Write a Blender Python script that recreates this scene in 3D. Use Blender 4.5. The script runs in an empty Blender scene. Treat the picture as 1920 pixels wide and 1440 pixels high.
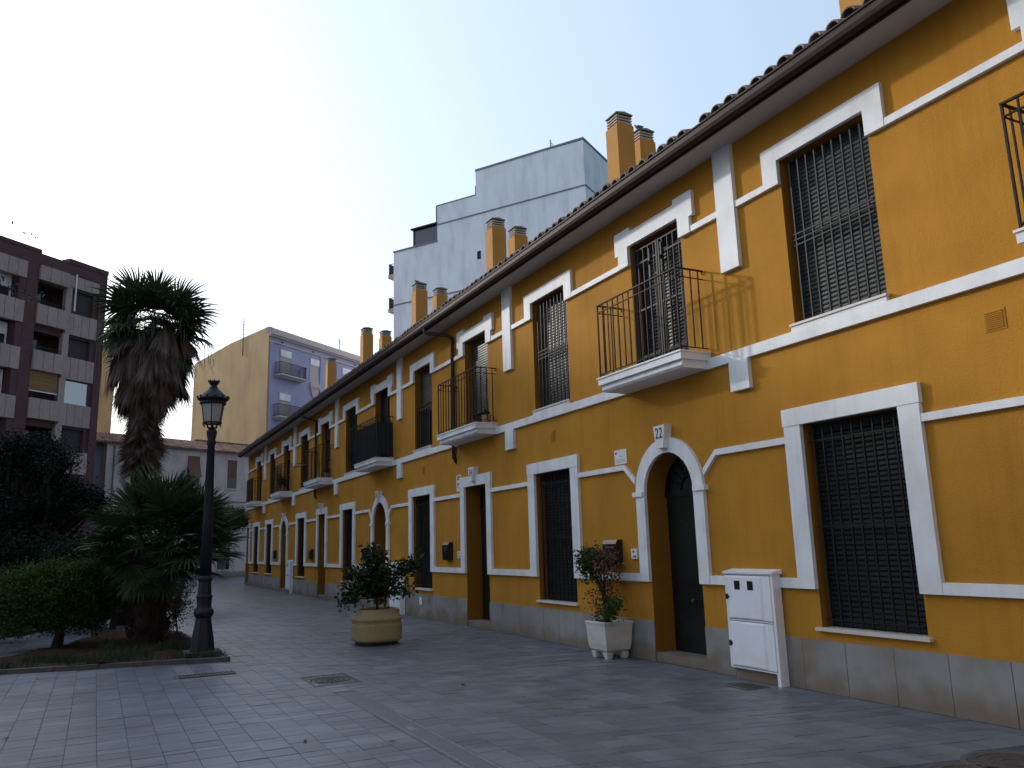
import bpy, math, random
import numpy as np
from mathutils import Vector, Matrix
random.seed(7); NR = np.random.default_rng(7)
SC = bpy.context.scene
COL = SC.collection
R = math.radians

# ------------------------------------------------------------ camera, light
cam_d = bpy.data.cameras.new('camera'); cam = bpy.data.objects.new('camera', cam_d); COL.objects.link(cam)
cam_d.sensor_width = 36; cam_d.lens = 36*1515.66/1920; cam_d.clip_start = .05; cam_d.clip_end = 3000
def camera_axes(yaw, pit, rol):
    yaw, pit, rol = R(yaw), R(pit), R(rol)
    f = Vector((math.sin(yaw)*math.cos(pit), math.cos(yaw)*math.cos(pit), math.sin(pit)))
    r = Vector((math.cos(yaw), -math.sin(yaw), 0)); u = r.cross(f)
    return r*math.cos(rol)+u*math.sin(rol), -r*math.sin(rol)+u*math.cos(rol), f
cr, cu, cf = camera_axes(27.0831, 11.2434, -1.6386)
cam.matrix_world = Matrix(((cr.x, cu.x, -cf.x, 0), (cr.y, cu.y, -cf.y, 0), (cr.z, cu.z, -cf.z, 1.6), (0, 0, 0, 1)))
SC.camera = cam
SUN_AZ, SUN_EL = -27.3, 20.4
SKY_S, HAZE = .10, (.595, .745, .93)
W = bpy.data.worlds.new('World'); SC.world = W; W.use_nodes = True
nt = W.node_tree; nt.nodes.clear()
sky = nt.nodes.new('ShaderNodeTexSky'); sky.sky_type = 'NISHITA'; sky.sun_disc = False
sky.sun_elevation = R(SUN_EL); sky.sun_rotation = R(SUN_AZ); sky.dust_density = 4.5; sky.air_density = 1.0; sky.ozone_density = 1.6
bg = nt.nodes.new('ShaderNodeBackground'); bg.inputs[1].default_value = SKY_S
wo = nt.nodes.new('ShaderNodeOutputWorld')
# thin high haze over the whole sky: a little pale light added to the clear-sky colour
hz = nt.nodes.new('ShaderNodeVectorMath'); hz.operation = 'ADD'; hz.inputs[1].default_value = (HAZE[0]/SKY_S, HAZE[1]/SKY_S, HAZE[2]/SKY_S)
# (it scatters forward, so it falls off smoothly with the angle from the sun)
tg = nt.nodes.new('ShaderNodeTexCoord'); dt = nt.nodes.new('ShaderNodeVectorMath'); dt.operation = 'DOT_PRODUCT'
dt.inputs[1].default_value = (math.sin(R(SUN_AZ))*math.cos(R(SUN_EL)), math.cos(R(SUN_AZ))*math.cos(R(SUN_EL)), math.sin(R(SUN_EL)))
fm = nt.nodes.new('ShaderNodeMapRange'); fm.inputs[1].default_value = -1; fm.inputs[2].default_value = 1; fm.inputs[3].default_value = .12; fm.inputs[4].default_value = 1.02
hs = nt.nodes.new('ShaderNodeVectorMath'); hs.operation = 'SCALE'; hs.inputs[0].default_value = hz.inputs[1].default_value
nt.links.new(tg.outputs['Generated'], dt.inputs[0]); nt.links.new(dt.outputs['Value'], fm.inputs[0]); nt.links.new(fm.outputs[0], hs.inputs['Scale']); nt.links.new(hs.outputs[0], hz.inputs[1])
nt.links.new(sky.outputs[0], hz.inputs[0]); nt.links.new(hz.outputs[0], bg.inputs[0]); nt.links.new(bg.outputs[0], wo.inputs[0])
sd = bpy.data.lights.new('sun', 'SUN'); sd.energy = 2.2; sd.angle = R(2.2); sd.color = (1, .95, .88)
so = bpy.data.objects.new('sun', sd); COL.objects.link(so); so.location = (-20, 40, 30)
sdir = Vector((math.sin(R(SUN_AZ))*math.cos(R(SUN_EL)), math.cos(R(SUN_AZ))*math.cos(R(SUN_EL)), math.sin(R(SUN_EL))))
so.rotation_euler = (-sdir).to_track_quat('-Z', 'Y').to_euler()
SC.view_settings.view_transform = 'Standard'; SC.view_settings.look = 'None'
SC.view_settings.exposure = 0.0; SC.view_settings.gamma = 1; SC.view_settings.use_curve_mapping = False
SC.render.engine = 'CYCLES'

# ------------------------------------------------------------ materials
def mat(name, col, rough=.7, var=.12, scale=3.0, bump=0.0, bscale=60.0, metal=0.0, isl=0.0, col2=None, c2scale=.6, c2amt=.5, spec=.5, streak=0, transl=0, wear=0):
    m = bpy.data.materials.new(name); m.use_nodes = True; t = m.node_tree; N = t.nodes; L = t.links
    b = N['Principled BSDF']; b.inputs['Roughness'].default_value = rough; b.inputs['Metallic'].default_value = metal
    b.inputs['Specular IOR Level'].default_value = spec
    tc = N.new('ShaderNodeTexCoord'); src = tc.outputs['Object']
    n = N.new('ShaderNodeTexNoise'); n.inputs['Scale'].default_value = scale; n.inputs['Detail'].default_value = 6; L.new(src, n.inputs[0])
    mp = N.new('ShaderNodeMapRange'); L.new(n.outputs[0], mp.inputs[0]); mp.inputs[1].default_value = .25; mp.inputs[2].default_value = .75
    mp.inputs[3].default_value = 1-var; mp.inputs[4].default_value = 1+var
    fac = mp.outputs[0]
    if isl:
        g = N.new('ShaderNodeNewGeometry'); oi = N.new('ShaderNodeObjectInfo')
        a = N.new('ShaderNodeMath'); a.operation = 'ADD'; L.new(g.outputs['Random Per Island'], a.inputs[0]); L.new(oi.outputs['Random'], a.inputs[1])
        f = N.new('ShaderNodeMath'); f.operation = 'FRACT'; L.new(a.outputs[0], f.inputs[0])
        mi = N.new('ShaderNodeMapRange'); L.new(f.outputs[0], mi.inputs[0]); mi.inputs[3].default_value = 1-isl; mi.inputs[4].default_value = 1+isl
        q = N.new('ShaderNodeMath'); q.operation = 'MULTIPLY'; L.new(fac, q.inputs[0]); L.new(mi.outputs[0], q.inputs[1]); fac = q.outputs[0]
    colsock = None
    rgb = N.new('ShaderNodeRGB'); rgb.outputs[0].default_value = (*col, 1); colsock = rgb.outputs[0]
    if col2:
        n2 = N.new('ShaderNodeTexNoise'); n2.inputs['Scale'].default_value = c2scale; n2.inputs['Detail'].default_value = 5
        if streak:
            mpp = N.new('ShaderNodeMapping'); mpp.inputs['Scale'].default_value = (streak, streak, 1); L.new(src, mpp.inputs[0]); L.new(mpp.outputs[0], n2.inputs[0])
        else: L.new(src, n2.inputs[0])
        m2 = N.new('ShaderNodeMapRange'); L.new(n2.outputs[0], m2.inputs[0]); m2.inputs[1].default_value = .45; m2.inputs[2].default_value = .72; m2.inputs[4].default_value = c2amt
        mx = N.new('ShaderNodeMix'); mx.data_type = 'RGBA'; L.new(m2.outputs[0], mx.inputs[0]); L.new(colsock, mx.inputs[6]); mx.inputs[7].default_value = (*col2, 1); colsock = mx.outputs[2]
    if wear:
        mw = N.new('ShaderNodeMapping'); mw.inputs['Scale'].default_value = (7, 7, .45); L.new(src, mw.inputs[0])
        nw = N.new('ShaderNodeTexNoise'); nw.inputs['Scale'].default_value = 1.0; nw.inputs['Detail'].default_value = 7; nw.inputs['Roughness'].default_value = .65; L.new(mw.outputs[0], nw.inputs[0])
        rw = N.new('ShaderNodeMapRange'); L.new(nw.outputs[0], rw.inputs[0]); rw.inputs[1].default_value = .50; rw.inputs[2].default_value = .78; rw.inputs[3].default_value = 1; rw.inputs[4].default_value = 1-wear*1.6
        qw = N.new('ShaderNodeMath'); qw.operation = 'MULTIPLY'; L.new(fac, qw.inputs[0]); L.new(rw.outputs[0], qw.inputs[1]); fac = qw.outputs[0]
    v = N.new('ShaderNodeVectorMath'); v.operation = 'SCALE'; L.new(colsock, v.inputs[0]); L.new(fac, v.inputs['Scale'])
    L.new(v.outputs[0], b.inputs['Base Color'])
    if bump:
        nb = N.new('ShaderNodeTexNoise'); nb.inputs['Scale'].default_value = bscale; nb.inputs['Detail'].default_value = 5; L.new(src, nb.inputs[0])
        bp = N.new('ShaderNodeBump'); bp.inputs['Strength'].default_value = bump; bp.inputs['Distance'].default_value = .01
        L.new(nb.outputs[0], bp.inputs['Height']); L.new(bp.outputs[0], b.inputs['Normal'])
    if transl:
        tr = N.new('ShaderNodeBsdfTranslucent'); L.new(v.outputs[0], tr.inputs[0]); mxs = N.new('ShaderNodeMixShader'); mxs.inputs[0].default_value = transl
        L.new(b.outputs[0], mxs.inputs[1]); L.new(tr.outputs[0], mxs.inputs[2]); L.new(mxs.outputs[0], N['Material Output'].inputs[0])
    return m
M = dict(
 wall=mat('mustard_stucco', (.478, .222, .027), .85, .09, 1.3, .5, 60, col2=(.35, .16, .02), c2scale=1.2, c2amt=.5, spec=.15, wear=.10),
 reveal=mat('mustard_shaded_reveal', (.25, .115, .017), .85, .07, 3, .2, 90, spec=.1),  # wall mustard, with the shade of the recesses put into a darker colour
 trim=mat('white_trim', (.78, .81, .83), .6, .04, 5, .25, 90, col2=(.52, .52, .50), c2scale=2.6, c2amt=.45, wear=.10),
 soffit=mat('soffit_paint', (.50, .47, .44), .8, .06, 3),
 gutter=mat('brown_gutter', (.040, .025, .023), .62, .1, 5, spec=.2),
 tile=mat('clay_roof_tile', (.16, .12, .10), .85, .25, 9, .4, 60, isl=.35, col2=(.26, .24, .20), c2scale=6, c2amt=.6),
 plinth=mat('plinth_stone', (.275, .272, .262), .75, .08, 2, .1, 80, isl=.07, col2=(.20, .15, .10), c2scale=1.6, c2amt=.8, spec=.25),
 iron=mat('black_iron', (.012, .012, .013), .6, .1, 8, spec=.2),
 irongrey=mat('grey_painted_iron', (.028, .030, .034), .6, .1, 8, spec=.25),
 rust=mat('brown_iron', (.022, .015, .013), .65, .2, 8, spec=.18),
 shutter=mat('dark_green_shutter', (.008, .012, .012), .6, .1, 4, isl=.15, spec=.25),
 shutter2=mat('grey_green_shutter', (.022, .030, .032), .45, .1, 4, isl=.12, spec=.3),
 door=mat('dark_green_door', (.006, .011, .010), .34, .1, 4),
 glass=mat('window_glass', (.03, .035, .04), .06, .05, 2, spec=.8),
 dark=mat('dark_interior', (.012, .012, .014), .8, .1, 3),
 sill=mat('sill_marble', (.62, .58, .52), .5, .06, 6),
 plate=mat('white_plate', (.78, .78, .76), .4, .03, 5),
 ink=mat('black_ink', (.01, .01, .012), .5, .02, 5),
 red=mat('red_print', (.5, .12, .10), .5, .05, 5),
 chim=mat('chimney_stucco', (.44, .21, .035), .85, .07, 2, .2, 80),
 cap=mat('chimney_concrete', (.42, .36, .31), .8, .12, 9, .2, 60),
 moss=mat('mossy_concrete', (.16, .19, .13), .9, .2, 9, .3, 60),
 meter=mat('white_painted_metal', (.82, .85, .89), .4, .03, 3, .1, 30, col2=(.60, .59, .55), c2scale=2.5, c2amt=.4, wear=.05),
 black=mat('black_plastic', (.012, .012, .014), .3, .05, 5),
 steel=mat('brushed_steel', (.45, .46, .48), .35, .05, 12, metal=.8),
 paver=mat('slate_paver', (.112, .130, .160), .42, .14, 3.0, .25, 70, isl=.20, col2=(.21, .225, .245), c2scale=1.3, c2amt=.5),
 paverfar=mat('slate_paving', (.100, .115, .142), .34, .15, 3, .2, 40, col2=(.20, .21, .22), c2scale=.5, c2amt=.6),
 joint=mat('joint_sand', (.052, .060, .072), .9, .2, 20),
 patch=mat('mortar_patch', (.095, .107, .13), .6, .12, 6, .2, 60),
 mortar=mat('pale_mortar', (.22, .23, .24), .85, .2, 14, .3, 60),
 kerb=mat('kerb_stone', (.075, .070, .066), .8, .15, 8, .3, 50, isl=.15),
 soil=mat('garden_soil', (.055, .032, .020), .95, .3, 3, .8, 18, col2=(.03, .02, .014), c2scale=2, c2amt=.8, spec=.1),
 castiron=mat('cast_iron', (.060, .052, .048), .55, .2, 20, .3, 60),
 lampiron=mat('lamp_iron', (.010, .012, .017), .55, .1, 6, spec=.3),
 frost=mat('frosted_glass', (.62, .62, .62), .35, .03, 4, transl=.5),
 planter=mat('beige_concrete', (.31, .235, .115), .85, .10, 4, .3, 60, col2=(.30, .24, .14), c2scale=3, c2amt=.6),
 planterw=mat('white_concrete', (.60, .60, .57), .8, .08, 4, .3, 60, col2=(.34, .33, .29), c2scale=4, c2amt=.6),
 leaf=mat('green_leaf', (.016, .032, .010), .5, .2, 6, isl=.5, transl=.12, spec=.22),
 leafbright=mat('bright_green_leaf', (.034, .078, .010), .6, .2, 6, isl=.4, transl=.18, spec=.15),
 conifer=mat('dark_conifer_leaf', (.011, .020, .013), .7, .2, 6, isl=.5, spec=.15),
 palm=mat('palm_frond', (.027, .058, .022), .55, .2, 4, isl=.35, transl=.12, spec=.25),
 palmdead=mat('dead_palm_frond', (.095, .072, .062), .9, .3, 4, isl=.5, spec=.1),
 petiole=mat('palm_stalk', (.07, .075, .03), .6, .2, 5),
 bark=mat('tree_bark', (.028, .022, .018), .9, .3, 9, .8, 25),
 fibre=mat('palm_trunk_fibre', (.026, .020, .018), .95, .35, 7, .9, 22, spec=.1),
 deadleaf=mat('dead_brown_leaf', (.095, .045, .025), .7, .3, 6, isl=.5, transl=.15),
 grass=mat('grass_blade', (.018, .036, .012), .7, .2, 6, isl=.5),
 brown=mat('brown_brick', (.090, .045, .045), .85, .12, 2, .3, 30),
 panel=mat('travertine_panel', (.36, .285, .255), .8, .08, 2, .1, 30, isl=.08, col2=(.22, .19, .18), c2scale=3, c2amt=.5, streak=3),
 blindo=mat('orange_wood_blind', (.26, .14, .055), .7, .1, 4, isl=.15),
 blindb=mat('brown_blind', (.17, .085, .055), .8, .1, 4),
 blindd=mat('dark_brown_blind', (.045, .032, .034), .7, .1, 4),
 cream=mat('cream_render', (.60, .485, .45), .9, .05, 1.5, .1, 30, col2=(.32, .29, .28), c2scale=.8, c2amt=.5, streak=2),
 greywall=mat('grey_render', (.17, .18, .21), .9, .05, 1.5),
 terra=mat('terracotta_tile', (.27, .125, .075), .85, .25, 4, isl=.45, col2=(.38, .33, .27), c2scale=3, c2amt=.7),
 ochre=mat('ochre_party_wall', (.47, .335, .18), .9, .08, .7, .15, 8, spec=.15, col2=(.34, .23, .14), c2scale=.25, c2amt=.7, streak=2.5),
 blue=mat('lavender_blue_render', (.36, .37, .53), .9, .05, 1, .1, 8, col2=(.20, .22, .42), c2scale=.4, c2amt=.4),
 cornice=mat('pinkish_cornice', (.50, .43, .41), .85, .06, 2),
 whiteb=mat('white_painted_wall', (.84, .86, .89), .85, .04, .4, .05, 8, col2=(.36, .38, .41), c2scale=.35, c2amt=.35, streak=3.5),
 greyline=mat('grey_string_course', (.22, .22, .23), .8, .05, 1),
 pink=mat('pink_slab', (.48, .33, .28), .8, .05, 1),
 awning=mat('green_canvas', (.012, .025, .026), .8, .1, 4),
 fabric=mat('washed_cloth', (.10, .09, .10), .9, .2, 8, isl=.3),
 bird=mat('pigeon_feather', (.045, .048, .055), .6, .2, 30),
 flower=mat('red_flower', (.22, .03, .025), .6, .2, 8, isl=.3),
)

def damp(m):      # brown splash stains of uneven height along the foot of the stone plinth
    t = m.node_tree; N = t.nodes; L = t.links; b = N['Principled BSDF']; src = b.inputs['Base Color'].links[0].from_socket
    tc = N.new('ShaderNodeTexCoord'); sp = N.new('ShaderNodeSeparateXYZ'); L.new(tc.outputs['Object'], sp.inputs[0])
    n = N.new('ShaderNodeTexNoise'); n.inputs['Scale'].default_value = 2.2; n.inputs['Detail'].default_value = 6; L.new(tc.outputs['Object'], n.inputs[0])
    a = N.new('ShaderNodeMath'); a.operation = 'MULTIPLY_ADD'; a.inputs[1].default_value = .75; L.new(n.outputs[0], a.inputs[0]); 
    q = N.new('ShaderNodeMath'); q.operation = 'MULTIPLY'; q.inputs[1].default_value = -1.0; L.new(sp.outputs[2], q.inputs[0]); L.new(q.outputs[0], a.inputs[2])
    r = N.new('ShaderNodeMapRange'); L.new(a.outputs[0], r.inputs[0]); r.inputs[1].default_value = .10; r.inputs[2].default_value = .32; r.inputs[4].default_value = .75
    mx = N.new('ShaderNodeMix'); mx.data_type = 'RGBA'; L.new(r.outputs[0], mx.inputs[0]); L.new(src, mx.inputs[6]); mx.inputs[7].default_value = (.17, .125, .082, 1); L.new(mx.outputs[2], b.inputs['Base Color'])
damp(M['plinth'])
# ------------------------------------------------------------ mesh helpers
class MB:
    def __init__(s): s.v = []; s.f = []; s.mi = []; s.cur = 0
    def poly(s, pts, mi=None):
        i = len(s.v); s.v += [tuple(p) for p in pts]; s.f.append(list(range(i, i+len(pts)))); s.mi.append(s.cur if mi is None else mi)
    def box(s, x0, x1, y0, y1, z0, z1, T=None):
        i = len(s.v); p = [(x, y, z) for x in (x0, x1) for y in (y0, y1) for z in (z0, z1)]
        if T: p = [T(*q) for q in p]
        s.v += p
        for q in ((0, 1, 3, 2), (4, 6, 7, 5), (0, 4, 5, 1), (2, 3, 7, 6), (0, 2, 6, 4), (1, 5, 7, 3)): s.f.append([i+k for k in q]); s.mi.append(s.cur)
        return s
    def prism(s, pts, lo, hi, T):     # polygon (a,b) extruded between lo and hi; T(a,b,c) -> world
        n = len(pts); i = len(s.v)
        s.v += [T(a, b, lo) for a, b in pts]+[T(a, b, hi) for a, b in pts]
        s.f.append(list(range(i, i+n))[::-1]); s.mi.append(s.cur); s.f.append(list(range(i+n, i+2*n))); s.mi.append(s.cur)
        for k in range(n): s.f.append([i+k, i+(k+1) % n, i+n+(k+1) % n, i+n+k]); s.mi.append(s.cur)
        return s
    def tube(s, pts, rad, n=6, cap=True):
        pts = [Vector(p) for p in pts]; rad = rad if isinstance(rad, (list, tuple)) else [rad]*len(pts); base = len(s.v)
        up = None
        for k, p in enumerate(pts):
            d = (pts[min(k+1, len(pts)-1)]-pts[max(k-1, 0)]).normalized()
            if up is None: up = d.orthogonal().normalized()
            up = (up-d*up.dot(d)); up = up.normalized() if up.length > 1e-5 else d.orthogonal().normalized(); q = d.cross(up)
            for j in range(n):
                a = 2*math.pi*j/n; s.v.append(tuple(p+(up*math.cos(a)+q*math.sin(a))*rad[k]))
        for k in range(len(pts)-1):
            for j in range(n):
                a = base+k*n+j; b = base+k*n+(j+1) % n; s.f.append([a, b, b+n, a+n]); s.mi.append(s.cur)
        if cap:
            s.f.append([base+j for j in range(n)][::-1]); s.mi.append(s.cur); e = base+(len(pts)-1)*n; s.f.append([e+j for j in range(n)]); s.mi.append(s.cur)
        return s
    def lathe(s, prof, n=16, c=(0, 0, 0), sq=2.0, ph=0, cap=True):
        base = len(s.v)
        for z, r in prof:
            for j in range(n):
                a = 2*math.pi*j/n+ph; ca, sa = math.cos(a), math.sin(a)
                k = 1 if sq == 2 else (abs(ca)**sq+abs(sa)**sq)**(-1/sq)
                s.v.append((c[0]+r*k*ca, c[1]+r*k*sa, c[2]+z))
        for i in range(len(prof)-1):
            for j in range(n):
                a = base+i*n+j; b = base+i*n+(j+1) % n; s.f.append([a, b, b+n, a+n]); s.mi.append(s.cur)
        if cap:
            s.f.append([base+j for j in range(n)][::-1]); s.mi.append(s.cur); e = base+(len(prof)-1)*n; s.f.append([e+j for j in range(n)]); s.mi.append(s.cur)
        return s
    def mesh(s, name, mats, smooth=False):
        me = bpy.data.meshes.new(name); me.from_pydata(s.v, [], s.f)
        for m in (mats if isinstance(mats, (list, tuple)) else [mats]): me.materials.append(m)
        if any(s.mi): me.polygons.foreach_set('material_index', s.mi)
        if smooth: me.polygons.foreach_set('use_smooth', [True]*len(me.polygons))
        me.update(); return me
    def build(s, name, mats, parent=None, smooth=False):
        o = bpy.data.objects.new(name, s.mesh(name, mats, smooth)); COL.objects.link(o)
        if parent: o.parent = parent
        return o
def link(name, me, parent=None, loc=(0, 0, 0), rot=(0, 0, 0), sc=(1, 1, 1)):
    o = bpy.data.objects.new(name, me); COL.objects.link(o); o.location = loc; o.rotation_euler = rot; o.scale = sc
    if parent: o.parent = parent
    return o
def empty(name, loc=(0, 0, 0), rz=0):
    o = bpy.data.objects.new(name, None); COL.objects.link(o); o.location = loc; o.rotation_euler = (0, 0, rz); o.empty_display_size = .2; return o
def tag(o, label=None, cat=None, group=None, kind=None):
    if label: o['label'] = label
    if cat: o['category'] = cat
    if group: o['group'] = group
    if kind: o['kind'] = kind
    return o
def local(o):   # moves an Empty's coordinate origin out of its children's world coordinates
    l = Vector(o.location)
    for c in o.children: c.location = Vector(c.location)-l
def npmesh(name, V, F, m, smooth=False):
    me = bpy.data.meshes.new(name); V = np.asarray(V, np.float32).reshape(-1, 3); F = np.asarray(F, np.int32); k = F.shape[1]
    me.vertices.add(len(V)); me.vertices.foreach_set('co', V.ravel()); me.loops.add(F.size); me.loops.foreach_set('vertex_index', F.ravel())
    me.polygons.add(len(F)); me.polygons.foreach_set('loop_start', np.arange(len(F), dtype=np.int32)*k); me.polygons.foreach_set('loop_total', np.full(len(F), k, np.int32))
    if smooth: me.polygons.foreach_set('use_smooth', np.ones(len(F), bool))
    me.materials.append(m); me.update(calc_edges=True); return me
def leafmesh(name, P, ln, wd, m, up=.35, flop=.0, jit=.35):
    """P: Nx3 leaf bases. Each leaf a folded rhomb of 5 points, two quads"""
    n = len(P); d = NR.normal(size=(n, 3)); d[:, 2] = d[:, 2]*.6+up-flop; d /= np.linalg.norm(d, axis=1)[:, None]
    q = NR.normal(size=(n, 3)); s = np.cross(d, q); s /= np.linalg.norm(s, axis=1)[:, None]+1e-9; nn = np.cross(s, d)
    L = (ln*(1+jit*NR.uniform(-1, 1, n)))[:, None]; Wd = (wd*(1+jit*NR.uniform(-1, 1, n)))[:, None]
    a = P; b = P+d*L*.5+s*Wd*.5-nn*Wd*.15; c = P+d*L*.97-nn*L*.12; e = P+d*L*.5-s*Wd*.5-nn*Wd*.15
    V = np.stack([a, b, c, e], 1).reshape(-1, 3); F = np.arange(n*4).reshape(n, 4)
    return npmesh(name, V, F, m)
def clumps(centres, per, sig):
    c = np.repeat(np.asarray(centres), per, 0); s = np.asarray(sig)
    return c+NR.normal(size=c.shape)*s

# ------------------------------------------------------------ facade coordinates
X0 = 6.872
def FT(y, z, p): return (X0-p, y, z)                      # along the wall, height, distance proud of the wall
def fbox(mb, y0, y1, z0, z1, p0, p1): return mb.box(X0-p1, X0-p0, y0, y1, z0, z1)
def fprism(mb, pts, p0, p1): return mb.prism(pts, p0, p1, FT)
def text_mesh(txt, size, m, ext=.002):
    c = bpy.data.curves.new('text', 'FONT'); c.body = txt; c.size = size; c.extrude = ext; c.align_x = 'CENTER'; c.align_y = 'CENTER'
    o = bpy.data.objects.new('text_tmp', c); COL.objects.link(o); bpy.context.view_layer.update()
    me = bpy.data.meshes.new_from_object(o.evaluated_get(bpy.context.evaluated_depsgraph_get()))
    bpy.data.objects.remove(o); me.materials.clear(); me.materials.append(m); return me
def wall_text(name, txt, size, y, z, p, m, parent, narrow=.8, ext=.002):
    o = link(name, text_mesh(txt, size, m, ext), parent); o.matrix_world = Matrix(((0, 0, -1, X0-p), (-narrow, 0, 0, y), (0, 1, 0, z), (0, 0, 0, 1))); return o

ZU, ZUT, ZM0, ZM1, ZLB, ZLT, ZGT = 3.941, 5.93, 3.727, 3.859, 1.049, 1.156, 2.809
SP = 2.245  # springing of the arches

def shutter(mb, y0, y1, z0, z1, p, h=.052):
    z = z0
    while z < z1-.01:
        t = min(z+h, z1); e = .004
        mb.v += [FT(y0, z, p), FT(y1, z, p), FT(y1, z+(t-z)*.35, p+.011), FT(y0, z+(t-z)*.35, p+.011), FT(y1, t-e, p+.006), FT(y0, t-e, p+.006), FT(y1, t, p-.004), FT(y0, t, p-.004)]
        i = len(mb.v)-8
        for q in ((0, 1, 2, 3), (3, 2, 4, 5), (5, 4, 6, 7)): mb.f.append([i+k for k in q][::-1]); mb.mi.append(mb.cur)
        z = t
    return mb
_bars = {}
def bar(parent, name, y, z0, z1, p, r, m):
    k = (round(z1-z0, 3), r, m.name)
    if k not in _bars: _bars[k] = MB().box(-r, r, -r, r, 0, z1-z0).mesh(name, m)
    return link(name, _bars[k], parent, (X0-p, y, z0))
def rail(parent, y0, y1, z, p, r, m, name='rail'): return fbox(MB(), y0, y1, z-r, z+r, p-r*1.3, p+r*1.3).build(name, m, parent)

def grille(parent, y0, y1, z0, z1, p, n, rails, m, r=.008):
    for k in range(n): bar(parent, 'bar', y0+(y1-y0)*(k+.5)/n, z0, z1, p, r, m)
    for z in rails: rail(parent, y0, y1, z, p, r*.9, m)

def ground_window(H, y0, y1, style='full'):
    mb = MB(); f = .235
    fbox(mb, y0-f, y0, ZLB, ZGT, 0, .05); fbox(mb, y1, y1+f, ZLB, ZGT, 0, .05)
    fbox(mb, y0-f-.012, y1+f+.012, ZGT+.001, 3.003, 0, .056)
    w = mb.build('window', M['trim'], H)
    fbox(MB(), y0-.05, y1+.05, .625, .658, -.2, .055).build('sill', M['sill'], w)
    s = MB(); top = ZGT; lo = .66
    if style == 'half':
        shutter(s, y0+.03, y1-.03, 1.55, top-.12, -.15); s.build('shutter', M['shutter'], w)
        g = fbox(MB(), y0+.03, y1-.03, .66, 1.55, -.2, -.19); g.build('pane', M['glass'], w)
        fr = MB()
        for k in range(5): a = y0+.05+(y1-y0-.16)*k/4; fbox(fr, a, a+.05, .66, 1.55, -.189, -.16)
        fr.build('sash', M['irongrey'], w)
    else:
        shutter(s, y0+.03, y1-.03, .66, top-.11, -.15); s.build('shutter', M['shutter'], w)
    fbox(MB(), y0+.002, y1-.002, top-.11, top-.002, -.2, -.13).build('shutter_box', M['shutter'], w)
    grille(w, y0+.06, y1-.03, .67, top-.04, -.05, 9, (.74, 1.70, 2.62), M['iron'], .0085)
    return w
def upper_window(H, y0, y1, style='grille'):
    mb = MB(); f = .235
    pts = [(y0-f, 5.64), (y0, 5.64), (y0, ZUT), (y1, ZUT), (y1, 5.64), (y1+f, 5.64), (y1+f, 6.125), (y0-f, 6.125)]
    fprism(mb, pts, 0, .05)
    w = mb.build('window', M['trim'], H)
    sl = MB(); fbox(sl, y0-.03, y1+.03, 3.915, ZU, -.2, .06); sl.build('sill', M['sill'], w)
    s = MB()
    if style == 'grille':
        shutter(s, y0+.03, y1-.03, ZU, ZUT-.03, -.15); s.build('shutter', M['shutter2'], w)
        grille(w, y0+.06, y1-.04, ZU+.03, ZUT-.06, -.05, 9, (4.86, 4.99, 4.925), M['irongrey'], .0085)
    elif style == 'balustrade':
        shutter(s, y0+.03, y1-.03, 4.85, ZUT-.03, -.15); s.build('shutter', M['shutter2'], w)
        fbox(MB(), y0+.03, y1-.03, ZU, 4.85, -.2, -.19).build('pane', M['glass'], w)
        fr = MB()
        for k in range(3): a = y0+.04+(y1-y0-.13)*k/2; fbox(fr, a, a+.05, ZU, 4.85, -.189, -.15)
        fr.build('sash', M['irongrey'], w)
        grille(w, y0+.04, y1-.04, ZU+.04, 4.98, -.03, 9, (4.90, 4.99, 4.0), M['iron'], .009)
    else:
        shutter(s, y0+.03, y1-.03, 4.3, ZUT-.03, -.15); s.build('shutter', M['shutter'], w)
        fbox(MB(), y0+.03, y1-.03, ZU, 4.3, -.2, -.19).build('pane', M['glass'], w)
        grille(w, y0+.05, y1-.05, ZU+.03, ZUT-.06, -.05, 7, (4.55, 4.65, 5.3), M['iron'], .009)
    return w
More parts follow.
